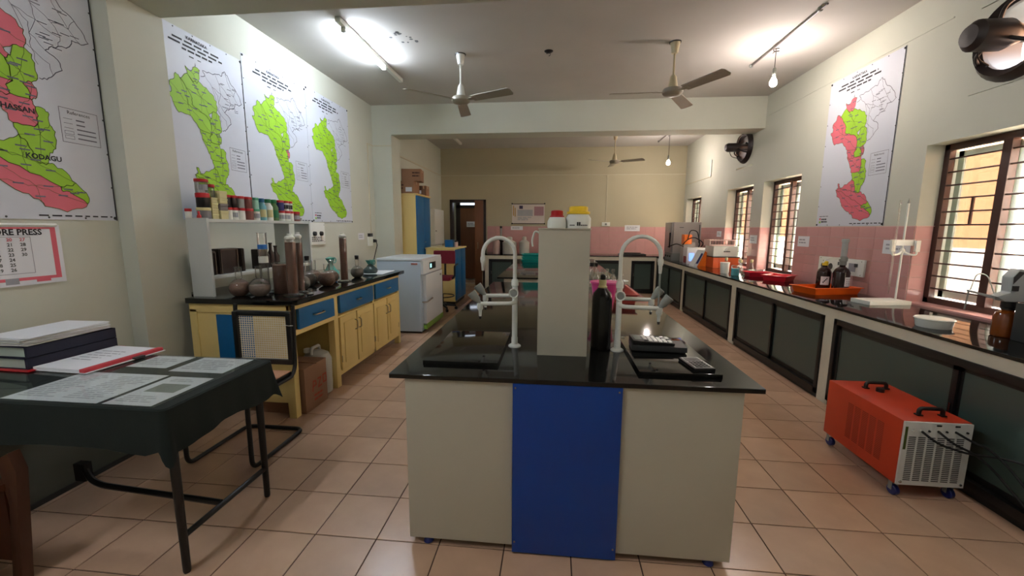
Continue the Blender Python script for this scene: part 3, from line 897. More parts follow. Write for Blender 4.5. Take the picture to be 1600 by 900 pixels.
obj('red_side', B(2.414, 7.78, BZ + 0.02, 2.421, 7.92, BZ + 0.14), M('maroon_label', (130, 40, 50), 0.5), t)
t = thing('orange_controller', 'orange and grey wedge shaped controller with a dark display on the bench', 'instrument', (2.56, 7.4, BZ))
obj('body', MB().prism([(2.45, 7.26, BZ), (2.59, 7.26, BZ), (2.595, 7.26, BZ + 0.24), (2.57, 7.26, BZ + 0.26)], (0, 0.22, 0)), M('instrument_orange', (246, 120, 30), 0.35), t, bevel=0.006)
obj('front_plate', MB().prism([(2.38, 7.255, BZ), (2.445, 7.255, BZ), (2.565, 7.255, BZ + 0.27), (2.515, 7.255, BZ + 0.28)], (0, 0.23, 0)), fridgew_m, t, bevel=0.004)
obj('side_window', MB().prism([(2.418, 7.252, BZ + 0.05), (2.455, 7.252, BZ + 0.05), (2.53, 7.252, BZ + 0.22), (2.502, 7.252, BZ + 0.23)], (0, 0.004, 0)), navy_m, t)
t = thing('cable_tester', 'orange headed instrument with looping black cables between oven and small meter', 'instrument', (2.56, 8.2, BZ))
obj('body', B(2.47, 8.14, BZ, 2.68, 8.34, 1.22), M('cabinet_grey', (176, 170, 166), 0.4), t, bevel=0.006)
obj('head', B(2.46, 8.08, 1.19, 2.60, 8.26, 1.37), M('instrument_orange', (246, 120, 30), 0.35), t, bevel=0.01)
for k, pts in enumerate(([(2.52, 8.08, 1.28), (2.54, 8.02, 1.46), (2.66, 8.0, 1.44), (2.74, 8.04, 1.18), (2.74, 8.2, 1.10)], [(2.44, 8.1, 1.18), (2.50, 8.04, 1.28), (2.62, 8.02, 1.33), (2.80, 8.02, 1.22), (2.80, 8.2, 1.12)], [(2.28, 8.5, 1.12), (2.36, 8.2, 1.20), (2.46, 8.1, 1.14)])):
    obj('cable', MB().tube(fillet(pts, 0.08), 0.009, 6), rubber_m, t)
t = thing('centrifuge', 'white and orange bench centrifuge with a dark lid slot', 'centrifuge', (2.79, 7.2, BZ))
obj('base', B(2.70, 7.0, BZ, 3.02, 7.38, 1.015), M('coral_orange', (240, 104, 50), 0.4), t, bevel=0.01)
obj('gap_strip', B(2.60, 6.995, 1.015, 3.025, 7.385, 1.03), dgrey_m, t)
obj('lid', B(2.60, 7.0, 1.03, 2.98, 7.38, 1.20), white_m, t, bevel=0.012)
obj('slot', B(2.76, 6.994, 1.105, 2.86, 7.0, 1.12), dgrey_m, t)
obj('handle', MB().lathe([(0.05, 0), (0.045, 0.012), (0.03, 0.02)], (2.81, 7.0, 1.15), 14, (0, -1, 0), sy=0.4), white_m, t)
obj('front_skirt', B(2.61, 7.01, BZ, 2.70, 7.37, 1.015), M('coral_orange', (240, 104, 50), 0.4), t, bevel=0.006)
t = thing('tube_rack', 'pale pink test tube rack lying on top of the centrifuge', 'rack', (2.75, 7.2, 1.20))
obj('frame', B(2.56, 7.08, 1.201, 2.96, 7.34, 1.222).box(2.56, 7.08, 1.285, 2.96, 7.34, 1.30).box(2.56, 7.08, 1.222, 2.575, 7.34, 1.285).box(2.945, 7.08, 1.222, 2.96, 7.34, 1.285), M('pale_pink', (226, 196, 188), 0.5), t)
for k in range(8):
    obj('tube', MB().lathe([(0.008, 0), (0.01, 0.01), (0.01, 0.085)], (2.60 + k * 0.046, 7.12, 1.222), 8), clear_m, t)
vessel('plastic_beaker', 'white plastic beaker on the bench before the centrifuge', 'beaker', (2.465, 6.17, BZ), [
    ('body', [(0.05, 0), (0.054, 0.004), (0.064, 0.155), (0.061, 0.156), (0.05, 0.008)], white_m), ('rim', [(0.063, 0.152), (0.068, 0.157), (0.062, 0.161)], white_m)])
vessel('blue_beaker', 'glass beaker of turquoise liquid on the window bench', 'beaker', (2.49, 5.88, BZ), [
    ('body', [(0.05, 0), (0.054, 0.004), (0.054, 0.135), (0.058, 0.14)], clear_m), ('liquid', [(0.049, 0.004), (0.05, 0.10)], lblue_m)])
for k, (x, y, lab) in enumerate(((2.60, 5.98, 'clear conical flask standing closest to the turquoise beaker'), (2.66, 6.16, 'clear conical flask at the middle of the flask cluster'), (2.76, 6.02, 'clear conical flask of the cluster nearest the window sill'), (2.58, 6.42, 'clear conical flask of the cluster nearest the centrifuge'))):
    vessel('conical_flask', lab, 'flask', (x, y, BZ), [
        ('body', [(0.055, 0), (0.058, 0.006), (0.05, 0.04), (0.019, 0.13), (0.018, 0.18), (0.022, 0.185)], clear_m),
        ('stopper', [(0.017, 0.17), (0.02, 0.20), (0.017, 0.215)], M('pale_cork', (226, 212, 160), 0.7))], 'conical flasks on the window bench', 16)
tray('red_tray', 'bright red tray set askew below the second barred window', 'tray', 2.825 - 0.135, 5.42 - 0.17, 2.825 + 0.135, 5.42 + 0.17, BZ, 0.07, red_m, 'bright red trays on the window bench', rz=math.radians(-46))
tray('red_tray', 'second bright red tray tucked behind the askew one', 'tray', 2.62, 5.76, 2.90, 5.94, BZ, 0.065, M('deep_red_plastic', (222, 30, 56), 0.35), 'bright red trays on the window bench')
tag(obj('plastic_bag', MB().lathe([(0.02, 0), (0.09, 0.01), (0.10, 0.02), (0.05, 0.035)], (2.76, 5.85, BZ + 0.064), 12), film_m, org=(2.76, 5.85, BZ + 0.064)), 'crumpled clear film lying on the second red tray', 'film')
tray('orange_tray', 'orange tray holding two brown bottles on the window bench', 'tray', 2.74 - 0.25, 4.39 - 0.15, 2.74 + 0.25, 4.39 + 0.15, BZ, 0.07, orange_m, rz=math.radians(12))
for k, (x, y, lab) in enumerate(((2.765, 4.475, 'brown bottle with a yellow cap and white label in the orange tray'), (2.85, 4.35, 'brown bottle with a tall grey dispenser in the orange tray'))):
    z0 = BZ + 0.0065
    t = thing('brown_bottle', lab, 'bottle', (x, y, z0), 'brown bottles in the orange tray')
    h = (0.25, 0.265)[k]
    r = (0.062, 0.07)[k]
    obj('body', MB().lathe([(r * 0.93, 0), (r, 0.006), (r, h * 0.78), (r * 0.8, h * 0.9), (0.024, h), (0.024, h + 0.02)], (x, y, z0), 22), ambd_m, t)
    lb = MB()
    cx0 = -2.5 if k == 0 else -1.7
    def arc(mb, rr, a0, a1, za, zb):
        mb.add([(x + rr * math.cos(a0), y + rr * math.sin(a0), z0 + za), (x + rr * math.cos(a1), y + rr * math.sin(a1), z0 + za), (x + rr * math.cos(a1), y + rr * math.sin(a1), z0 + zb), (x + rr * math.cos(a0), y + rr * math.sin(a0), z0 + zb)], [(0, 1, 2, 3)])
    for q in range(6):
        arc(lb, r * 1.012, cx0 + q * 0.2, cx0 + q * 0.2 + 0.2, h * 0.28, h * 0.62)
    obj('paper_label', lb, paper_m, t)
    lt = MB()
    if k == 0:
        obj('cap', MB().lathe([(0.026, h + 0.015), (0.026, h + 0.05), (0.02, h + 0.058)], (x, y, z0), 16), yel_m, t)
        for q in range(4):
            arc(lt, r * 1.02, cx0 + 0.3 + q * 0.15, cx0 + 0.45 + q * 0.15, h * (0.36 + q * 0.05), h * (0.42 + q * 0.05))
    else:
        for q in range(4):
            for a in range(3):
                arc(lt, r * 1.02, cx0 + 0.15 + a * 0.3, cx0 + 0.35 + a * 0.3, h * (0.33 + q * 0.07), h * (0.35 + q * 0.07))
        obj('pump_base', MB().lathe([(0.03, h + 0.015), (0.03, h + 0.05), (0.036, h + 0.055), (0.036, h + 0.09), (0.022, h + 0.1)], (x, y, z0), 16), grey_m, t)
        obj('pump_barrel', MB().lathe([(0.026, h + 0.1), (0.026, h + 0.24), (0.032, h + 0.242), (0.032, h + 0.268), (0.022, h + 0.272)], (x, y, z0), 16), M('pale_grey_plastic', (166, 170, 168), 0.4), t)
        obj('pump_spout', MB().tube(fillet([(x, y, z0 + h + 0.08), (x - 0.15, y - 0.02, z0 + h + 0.085), (x - 0.20, y - 0.02, z0 + h + 0.04)], 0.03), 0.008), white_m, t)
    obj('label_mark', lt, ink_m, t)
t = thing('burette_stand', 'white burette stand with a rectangular base and double clamp on the bench', 'burette stand', (2.83, 3.80, BZ))
obj('base', MB().box(2.65, 3.705, BZ, 3.01, 3.90, BZ + 0.035).rot((2.83, 3.80, BZ), math.radians(7)), white_m, t, bevel=0.004)
rx_, ry_ = 2.975, 3.84
obj('rod', MB().cyl((rx_, ry_, BZ + 0.035), (rx_, ry_, 1.70), 0.0075, n=10), white_m, t)
obj('rod_tip', MB().lathe([(0.0085, 0), (0.010, 0.004), (0.002, 0.04)], (rx_, ry_, 1.695), 10), grey_m, t)
obj('collar', MB().lathe([(0.015, 0), (0.019, 0.006), (0.019, 0.03), (0.012, 0.04)], (rx_, ry_, 1.275), 14), white_m, t)
for s_, L_ in ((-1, 0.115), (1, 0.075)):
    cl = obj('clamp_arm', MB().tube(fillet([(rx_, ry_, 1.30), (rx_ + s_ * L_ * 0.4, ry_ - 0.03, 1.265), (rx_ + s_ * L_, ry_ - 0.05, 1.262), (rx_ + s_ * L_, ry_ - 0.05, 1.295)], 0.03), 0.008), white_m, t)
    obj('clamp_jaw', B(rx_ + s_ * L_ - 0.017, ry_ - 0.06, 1.29, rx_ + s_ * L_ + 0.017, ry_ - 0.038, 1.385), white_m, cl, bevel=0.002)
obj('clamp_bridge', B(rx_ - 0.12, ry_ - 0.034, 1.34, rx_ + 0.07, ry_ - 0.02, 1.39), white_m, t, bevel=0.002)
tag(obj('burette', MB().lathe([(0.003, 0), (0.005, 0.05), (0.0065, 0.08), (0.0065, 0.78), (0.0075, 0.785)], (rx_ - 0.115, ry_ - 0.068, 0.93), 10), clear_m, org=(rx_ - 0.115, ry_ - 0.068, 0.93)), 'clear glass burette held in the clamp of the white stand', 'burette')
vessel('white_tub', 'white oval plastic tub near the edge of the window bench', 'tub', (2.50, 2.90, BZ), [
    ('tub', [(0.085, 0), (0.088, 0.004), (0.096, 0.055), (0.093, 0.056), (0.08, 0.006)], white_m), ('rim', [(0.095, 0.05), (0.102, 0.055), (0.096, 0.062), (0.094, 0.058)], white_m)], n=28)
t = thing('amber_bottle', 'amber glass bottle carrying a grey bottle-top dispenser by the barred window', 'bottle', (2.70, 2.68, BZ))
ax_, ay_ = 2.70, 2.68
obj('body', MB().lathe([(0.05, 0), (0.056, 0.006), (0.056, 0.12), (0.046, 0.145), (0.027, 0.155), (0.027, 0.17)], (ax_, ay_, BZ), 22), amber_m, t)
obj('collar', MB().lathe([(0.032, 0.165), (0.032, 0.172), (0.028, 0.175), (0.034, 0.178), (0.034, 0.215)], (ax_, ay_, BZ), 18), black_m, t)
hd = MB().prism([(ax_ - 0.05, ay_ - 0.03, BZ + 0.215), (ax_ + 0.06, ay_ - 0.03, BZ + 0.215), (ax_ + 0.085, ay_ - 0.03, BZ + 0.40), (ax_ + 0.0, ay_ - 0.03, BZ + 0.41), (ax_ - 0.035, ay_ - 0.03, BZ + 0.36), (ax_ - 0.03, ay_ - 0.03, BZ + 0.27), (ax_ - 0.10, ay_ - 0.03, BZ + 0.245)], (0, 0.06, 0))
h_ = obj('dispenser_head', hd, M('dispenser_grey', (172, 178, 178), 0.4), t, bevel=0.008)
obj('keypad', MB().prism([(ax_ - 0.028, ay_ - 0.032, BZ + 0.32), (ax_ + 0.025, ay_ - 0.032, BZ + 0.39), (ax_ - 0.005, ay_ - 0.032, BZ + 0.395), (ax_ - 0.03, ay_ - 0.032, BZ + 0.36)], (0, 0.003, 0)), dgrey_m, h_)
obj('knob', MB().lathe([(0.022, 0), (0.02, 0.02)], (ax_ + 0.055, ay_ - 0.03, BZ + 0.315), 14, (0, -1, 0)), black_m, h_)
obj('button', B(ax_ - 0.03, ay_ - 0.038, BZ + 0.28, ax_ + 0.0, ay_ - 0.03, BZ + 0.31), dgrey_m, h_)
obj('delivery_arm', MB().prism([(ax_ - 0.09, ay_ - 0.01, BZ + 0.245), (ax_ - 0.09, ay_ - 0.01, BZ + 0.228), (ax_ - 0.23, ay_ - 0.01, BZ + 0.27), (ax_ - 0.23, ay_ - 0.01, BZ + 0.278)], (0, 0.02, 0)), M('dispenser_grey', (172, 178, 178), 0.4), t)
obj('delivery_tube', MB().cyl((ax_ - 0.228, ay_, BZ + 0.28), (ax_ - 0.235, ay_, BZ + 0.16), 0.004, n=8), grey_m, t)
obj('loop_tube', MB().tube(fillet([(ax_ - 0.22, ay_, BZ + 0.28), (ax_ - 0.2, ay_, BZ + 0.38), (ax_ - 0.14, ay_, BZ + 0.37), (ax_ - 0.09, ay_, BZ + 0.26)], 0.05), 0.003, 6), white_m, t)
t = thing('grey_instrument', 'dark grey boxy instrument beside the amber bottle', 'instrument', (2.78, 2.45, BZ))
obj('body', B(2.655, 2.36, BZ, 2.88, 2.60, BZ + 0.22), dgrey_m, t, bevel=0.008)
obj('front_panel', B(2.67, 2.352, BZ + 0.02, 2.86, 2.36, BZ + 0.2), grey_m, t)

# ================================================================== LEFT CABINET DESK
CX, CY0, CY1, CZ = -1.945, 2.81, 4.99, 0.875
dk = thing('wooden_lab_desk', 'cream wooden cabinet desk with blue drawers and a black slab top', 'desk', (-2.35, 3.9, 0))
obj('countertop', MB().prism([(-2.765, 2.79, CZ + 0.015), (-1.905, 2.79, CZ + 0.015), (-1.885, 2.82, CZ + 0.015), (-1.885, 5.03, CZ + 0.015), (-2.965, 5.03, CZ + 0.015), (-2.965, 2.955, CZ + 0.015), (-2.765, 2.955, CZ + 0.015)], (0, 0, 0.04)), granite_m, dk, bevel=0.004)
STOP = CZ + 0.055
obj('top_rail', B(-2.757, 2.81, 0.82, CX, 2.85, CZ + 0.015).box(CX - 0.03, 2.81, 0.845, CX, CY1, CZ + 0.015), yellow_m, dk, bevel=0.003)
obj('end_panel', B(-2.755, 2.82, 0.12, CX - 0.02, 2.84, 0.82), yellow_m, dk)
obj('blue_end_panel', B(-2.54, 2.808, 0.16, -2.25, 2.822, 0.805), bluep_m, dk, bevel=0.002, label='blue panel on the end of the desk')
lgm = MB().prism([(CX - 0.09, 2.81, 0.84), (CX, 2.81, 0.84), (CX, 2.81, 0.0), (CX - 0.06, 2.81, 0.0)], (0, 0.06, 0))
obj('leg', lgm, yellow_m, dk, bevel=0.003)
obj('leg', B(CX - 0.06, 3.42, 0, CX, 3.49, 0.845), yellow_m, dk, bevel=0.003)
obj('leg', B(CX - 0.06, 4.93, 0, CX, CY1, 0.845), yellow_m, dk, bevel=0.003)
obj('leg', B(-2.757, 2.81, 0, -2.70, 2.87, 0.84), yellow_m, dk)
obj('drawer_rail', B(CX - 0.03, 2.86, 0.645, CX, 3.42, 0.685).box(CX - 0.03, 3.49, 0.645, CX, 4.95, 0.66), yellow_m, dk)
obj('far_side_panel', B(-2.78, 4.94, 0.05, CX - 0.01, 4.985, CZ), yellow_m, dk)
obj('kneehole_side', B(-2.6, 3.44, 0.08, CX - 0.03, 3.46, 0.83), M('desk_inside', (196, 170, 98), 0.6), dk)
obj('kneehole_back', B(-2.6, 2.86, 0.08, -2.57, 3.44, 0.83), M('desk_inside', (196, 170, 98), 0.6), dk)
obj('face_frame', B(CX - 0.025, 3.49, 0.10, CX - 0.003, 4.95, 0.15).box(CX - 0.025, 4.215, 0.1, CX - 0.003, 4.26, 0.845), yellow_m, dk)
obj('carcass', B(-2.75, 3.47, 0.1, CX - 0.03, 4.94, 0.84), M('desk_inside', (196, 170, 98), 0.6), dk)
for (a, b) in ((2.90, 3.41), (3.51, 4.21), (4.27, 4.94)):
    dr = obj('drawer', B(CX - 0.01, a, 0.685, CX + 0.016, b, 0.845 if a < 3 else 0.85), bluep_m, dk, bevel=0.004, label='blue drawer front')
    ym = (a + b) / 2
    L = 0.07 if a < 3 else 0.035
    obj('handle', MB().tube(fillet([(CX + 0.014, ym - L, 0.765), (CX + 0.04, ym - L, 0.765), (CX + 0.04, ym + L, 0.765), (CX + 0.014, ym + L, 0.765)], 0.015), 0.006), brass_m, dr)
edges = [3.50, 3.83, 4.22, 4.58, 4.93]
for k in range(4):
    a, b = edges[k] + 0.01, edges[k + 1] - 0.01
    d = obj('door', B(CX - 0.01, a, 0.14, CX + 0.008, b, 0.645), yellow_m, dk, bevel=0.003)
    obj('raised_panel', MB().prism([(CX + 0.008, a + 0.06, 0.2), (CX + 0.008, b - 0.06, 0.2), (CX + 0.008, b - 0.06, 0.585), (CX + 0.008, a + 0.06, 0.585)], (0.007, 0, 0)), yellow_m, d, bevel=0.005)
    hy = b - 0.03 if k % 2 == 0 else a + 0.03
    obj('handle', MB().tube(fillet([(CX + 0.006, hy, 0.47), (CX + 0.035, hy, 0.48), (CX + 0.035, hy, 0.56), (CX + 0.006, hy, 0.57)], 0.012), 0.005), brass_m, d)
    obj('hinge', B(CX + 0.006, a if k % 2 == 0 else b - 0.006, 0.22, CX + 0.012, (a + 0.006) if k % 2 == 0 else b, 0.28), brass_m, d)

# carton and jerrycan in the kneehole
t = thing('cardboard_carton', 'brown cardboard carton with red printed letters under the desk', 'carton', (-2.06, 3.0, 0))
obj('box', B(-2.28, 2.89, 0, -1.915, 3.20, 0.36), carton_m, t, bevel=0.004)
obj('flap', B(-2.28, 2.885, 0.36, -1.915, 3.04, 0.366), carton_m, t)
obj('flap', B(-2.28, 3.06, 0.36, -1.915, 3.202, 0.366), carton_m, t)
Fc = Face((-1.914, 2.89, 0), (0, 0.32, 0), (0, 0, 0.36))
m_ = MB()
Fc.line(m_, [(0.30, 0.42), (0.34, 0.64), (0.44, 0.62), (0.46, 0.53), (0.33, 0.52)], 0.014, 0.001)
Fc.line(m_, [(0.54, 0.64), (0.68, 0.64), (0.55, 0.44), (0.70, 0.45)], 0.014, 0.001)
Fc.line(m_, [(0.78, 0.66), (0.92, 0.66), (0.92, 0.48), (0.78, 0.48)], 0.014, 0.001, True)
bars(Fc, m_, 0.35, 0.15, 0.8, 0.35, 2, 0.001)
obj('print', m_, M('carton_red_ink', (170, 74, 50), 0.8), t, smooth=False)
t = thing('jerrycan', 'milky white plastic jerrycan standing behind the carton', 'jerrycan', (-2.10, 3.30, 0))
obj('body', MB().lathe([(0.10, 0), (0.12, 0.015), (0.125, 0.1), (0.122, 0.14), (0.125, 0.18), (0.125, 0.31), (0.10, 0.365), (0.06, 0.385), (0.03, 0.39)], (-2.07, 3.325, 0), 22, sy=0.8), can_m, t)
obj('handle', MB().tube(fillet([(-2.07, 3.24, 0.37), (-2.07, 3.25, 0.425), (-2.07, 3.36, 0.425), (-2.07, 3.37, 0.37)], 0.02), 0.014), can_m, t)
obj('cap', MB().lathe([(0.03, 0.38), (0.03, 0.41), (0.025, 0.414)], (-2.13, 3.28, 0), 16), white_m, t)

# white two-tier rack on the desk
RX, RY0, RY1 = -2.60, 2.87, 4.20
rack_m = M('rack_laminate', (196, 200, 196), 0.4, var=0.03)
rk = thing('reagent_rack', 'white two tier laminate rack standing on the black desk top', 'rack', (-2.7, 3.5, STOP))
for y in (RY0, RY1 - 0.018):
    obj('side_panel', B(-2.768, y, STOP, RX, y + 0.018, 1.53), rack_m, rk, bevel=0.002)
obj('divider', B(-2.768, 3.86, 1.09, RX - 0.01, 3.876, 1.50), rack_m, rk)
obj('top_shelf', B(-2.768, RY0 + 0.018, 1.50, RX - 0.002, RY1 - 0.018, 1.525), rack_m, rk, bevel=0.002)
obj('lower_shelf', B(-2.768, RY0 + 0.018, 1.06, RX - 0.012, RY1 - 0.018, 1.085), rack_m, rk, bevel=0.002)
for k in range(2):
    obj('corner_edge', B(RX - 0.0, (RY0, RY1 - 0.022)[k], STOP, RX + 0.004, (RY0 + 0.022, RY1)[k], 1.53), rack_m, rk)

JZ = 1.525
def jar(y, z, r, h, body, lid, label, x=-2.69, lidh=0.022, name='sample_jar', tagm=None):
    parts = [('body', [(r * 0.93, 0), (r * 0.97, 0.004), (r * 0.97, h - lidh), (r * 0.9, h - lidh + 0.002)], body),
             ('lid', [(r * 0.99, h - lidh), (r * 1.03, h - lidh + 0.002), (r * 1.03, h - 0.003), (r * 0.97, h)], lid)]
    t = vessel(name, label, 'jar', (x, y, z), parts, 'jars along the top of the rack', 16)
    if tagm:
        lb = MB()
        for q in range(5):
            a0 = -0.75 + q * 0.3 - 0.5
            rr = r * 0.975
            lb.add([(x + rr * math.cos(a0), y + rr * math.sin(a0), z + h * 0.2), (x + rr * math.cos(a0 + 0.3), y + rr * math.sin(a0 + 0.3), z + h * 0.2), (x + rr * math.cos(a0 + 0.3), y + rr * math.sin(a0 + 0.3), z + h * 0.6), (x + rr * math.cos(a0), y + rr * math.sin(a0), z + h * 0.6)], [(0, 1, 2, 3)])
        obj('paper_label', lb, tagm, t)
    return t
yl = M('cream_lid', (214, 208, 150), 0.4)
gj = M('grey_jar', (132, 132, 134), 0.4)
gb = M('greyish_jar', (150, 156, 152), 0.4)
jar(2.96, JZ, 0.047, 0.085, gj, yl, 'grey jar with a cream lid, lowest of the tallest stack on the rack')
jar(2.96, JZ + 0.085, 0.045, 0.11, black_m, redlid_m, 'black jar with a red lid, middle of the tallest stack on the rack', lidh=0.035)
jar(2.96, JZ + 0.195, 0.044, 0.105, ldpe_m, redlid_m, 'clear jar with a red lid topping the tallest stack', tagm=print_m)
for k in range(4):
    t = thing('sample_box', 'small cream box in a stack of four, %s' % ('lowest', 'second from the shelf', 'third from the shelf', 'topmost under the clear jar')[k], 'box', (-2.69, 3.035, JZ + k * 0.042), 'small boxes along the top of the rack')
    obj('base', B(-2.72, 3.008, JZ + k * 0.042, -2.66, 3.068, JZ + k * 0.042 + 0.026), pyel_m, t, bevel=0.003)
    obj('lid', B(-2.722, 3.006, JZ + k * 0.042 + 0.026, -2.658, 3.07, JZ + k * 0.042 + 0.041), pyel_m if k % 2 else yl, t, bevel=0.003)
jar(3.038, JZ + 0.168, 0.03, 0.10, ldpe_m, redlid_m, 'slim clear jar with a red lid on the stack of small boxes')
for k, (c, h, lab) in enumerate(((pyel_m, 0.07, 'cream sample box on the shelf beside the small boxes, lowest of its stack'), (M('taupe_box', (120, 112, 108), 0.6), 0.055, 'taupe sample box in the middle of the cream stack'), (pyel_m, 0.04, 'thin cream sample box above the taupe one'), (pyel_m, 0.06, 'cream sample box topping its stack beside the black jars'))):
    z = JZ + (0, 0.07, 0.125, 0.165)[k]
    t = thing('sample_box', lab, 'box', (-2.69, 3.115, z), 'small boxes along the top of the rack')
    obj('base', B(-2.73, 3.08, z, -2.65, 3.155, z + h * 0.65), c, t, bevel=0.003)
    obj('lid', B(-2.732, 3.078, z + h * 0.65, -2.648, 3.157, z + h - 0.001), c, t, bevel=0.003)
low = [(3.195, 0.034, white_m, redlid_m, 'white jar with a red lid under the first black jar', None), (3.262, 0.032, white_m, redlid_m, 'white printed jar with a red lid under the shiny black jar', print_m),
       (3.335, 0.037, white_m, redlid_m, 'white jar with a red lid under the greyish jar', None), (3.425, 0.043, brownj_m, redlid_m, 'brown jar with a red lid at shelf level', None), (3.51, 0.040, white_m, M('green_lid', (60, 160, 120), 0.4), 'white jar with a green lid under the pale green jar', print_m),
       (3.86, 0.040, white_m, redlid_m, 'white jar with a red lid under the dark blue jar', print_m), (3.945, 0.042, white_m, redlid_m, 'white jar with a red lid under the first banded white jar', print_m), (4.02, 0.03, white_m, redlid_m, 'white jar with a red lid under the second banded white jar', None), (4.10, 0.043, brownj_m, redlid_m, 'single brownish jar with a red lid near the end of the shelf', print_m)]
for y, r, c, l, lab, tg in low:
    jar(y, JZ, r, 0.10, c, l, lab, tagm=tg)
up_ = [(3.185, 0.037, black_m, redlid_m, 'black jar with a red lid stacked on a white jar', None), (3.26, 0.034, black_m, redlid_m, 'shiny black jar with a red lid stacked on a printed jar', None), (3.335, 0.036, gb, redlid_m, 'greyish jar with a red lid stacked on a white jar', None),
       (3.42, 0.042, brownj_m, redlid_m, 'brown jar with a red lid stacked on its brown twin', None), (3.505, 0.040, pgreen_m, M('green_lid', (60, 160, 120), 0.4), 'pale green jar with a green lid stacked near the bottles', None),
       (3.855, 0.040, bluej_m, redlid_m, 'dark blue jar with a red lid stacked near the green bottles', None), (3.94, 0.036, white_m, redlid_m, 'white jar with a dark band and red lid stacked next to the blue jar', ink_m), (4.01, 0.03, white_m, redlid_m, 'white jar with a dark band stacked farthest from the blue jar', ink_m)]
for y, r, c, l, lab, tg in up_:
    jar(y, JZ + 0.10, r, 0.10, c, l, lab, tagm=tg)
for y, c, l, lab, tg in ((3.60, M('teal_bottle', (110, 170, 180), 0.4), M('blue_cap', (20, 96, 140), 0.4), 'teal reagent bottle with a blue cap on the rack', pyel_m), (3.69, white_m, green_m, 'white and cream bottle with a green cap on the rack', pyel_m), (3.77, M('leaf_green_bottle', (84, 116, 66), 0.4), green_m, 'leaf green bottle with a green cap on the rack', green_m)):
    t = vessel('reagent_bottle', lab, 'bottle', (-2.69, y, JZ), [('body', [(0.036, 0), (0.039, 0.005), (0.039, 0.125), (0.022, 0.16), (0.02, 0.168)], c), ('cap', [(0.027, 0.165), (0.027, 0.198), (0.024, 0.2)], l)], 'capped bottles on the rack', 16)
    lb = MB()
    for q in range(5):
        a0 = -1.25 + q * 0.3
        lb.add([(-2.69 + 0.0396 * math.cos(a0), y + 0.0396 * math.sin(a0), JZ + 0.03), (-2.69 + 0.0396 * math.cos(a0 + 0.3), y + 0.0396 * math.sin(a0 + 0.3), JZ + 0.03), (-2.69 + 0.0396 * math.cos(a0 + 0.3), y + 0.0396 * math.sin(a0 + 0.3), JZ + 0.1), (-2.69 + 0.0396 * math.cos(a0), y + 0.0396 * math.sin(a0), JZ + 0.1)], [(0, 1, 2, 3)])
    obj('paper_label', lb, tg, t)
vessel('glass_dish', 'shallow grey dish at the far end of the rack top', 'dish', (-2.70, 4.165 - 0.01, JZ + 0.005), [('bowl', [(0.03, 0), (0.04, 0.03), (0.037, 0.031), (0.028, 0.004)], gb)], None, 16)
jar(2.879, JZ + 0.005, 0.022, 0.07, white_m, redlid_m, 'small white jar with a red cap standing on the rack end', x=-2.745)
vessel('red_stopper', 'tiny red stopper standing on the rack end', 'stopper', (-2.66, 2.879, JZ + 0.005), [('base', [(0.016, 0), (0.014, 0.02), (0.007, 0.026)], redlid_m), ('grip', [(0.007, 0.024), (0.008, 0.045), (0.004, 0.05)], redlid_m)])

# dark tins on the lower shelf
for k, (y, L, h, lab) in enumerate(((2.90, 0.10, 0.19, 'dark tin tray standing on edge at the near end of the lower shelf'), (3.03, 0.20, 0.205, 'large dark tin tray standing on edge on the lower shelf'), (3.27, 0.03, 0.20, 'thin dark plate leaning beside the large tin tray'), (3.48, 0.10, 0.18, 'upright dark tin canister on the lower shelf'))):
    t = thing('tin_tray', lab, 'tin', (-2.69, y + L / 2, 1.085), 'dark tins on the lower shelf')
    obj('body', B(-2.74, y, 1.085, -2.66, y + L, 1.085 + h), tin_m, t, bevel=0.01)
    obj('rim', B(-2.66, y + 0.008, 1.09, -2.653, y + 0.018, 1.08 + h).box(-2.66, y + L - 0.018, 1.09, -2.653, y + L - 0.008, 1.08 + h).box(-2.66, y + 0.008, 1.07 + h, -2.653, y + L - 0.008, 1.08 + h), M('tin_edge', (90, 78, 70), 0.35, 0.6), t)
for k, (y, h, lab) in enumerate(((3.62, 0.20, 'dark flask beside the tin canister on the lower shelf'), (3.69, 0.22, 'tallest dark flask of the row on the lower shelf'), (3.76, 0.19, 'dark flask next to the rack divider on the lower shelf'), (3.92, 0.12, 'short dark flask just beyond the rack divider'), (4.0, 0.10, 'shortest dark flask beyond the rack divider'))):
    vessel('dark_flask', lab, 'flask', (-2.70, y, 1.085), [('body', [(0.03, 0), (0.033, 0.01), (0.033, h * 0.55), (0.014, h * 0.75), (0.014, h)], tin_m), ('stopper', [(0.018, h), (0.018, h + 0.012)], black_m)], 'dark flasks on the lower shelf', 12)

# flasks and cylinders of soil on the desk top
def flask(x, y, R, neck_h, neck_r, fill, mt, label, stop=None):
    t = thing('round_flask', label, 'flask', (x, y, STOP), 'round flasks of soil on the desk')
    prof = [(R * 0.45, 0.0)]
    a0 = -math.acos(0.45)
    z0 = R * math.sin(-a0)
    for k in range(13):
        a = a0 + (PI / 2 - 0.25 - a0) * k / 12
        prof.append((R * math.cos(a), z0 + R * math.sin(a)))
    zt = prof[-1][1]
    prof += [(neck_r, zt + 0.01), (neck_r, zt + neck_h), (neck_r * 1.25, zt + neck_h + 0.004)]
    obj('glass', MB().lathe(prof, (x, y, STOP), 22), clear_m, t)
    fp = [(max(r - 0.0025, 0.001), z + 0.002) for r, z in prof if z < fill * 2 * R]
    fp.append((max(0.01, math.sqrt(max(1e-6, R * R - (fill * 2 * R - z0) ** 2)) - 0.003), fill * 2 * R))
    obj('soil', MB().lathe(fp, (x, y, STOP), 20), mt, t)
    if stop:
        obj('stopper', MB().lathe([(neck_r * 0.9, zt + neck_h - 0.01), (neck_r * 1.1, zt + neck_h + 0.03), (neck_r * 0.8, zt + neck_h + 0.035)], (x, y, STOP), 12), stop, t)
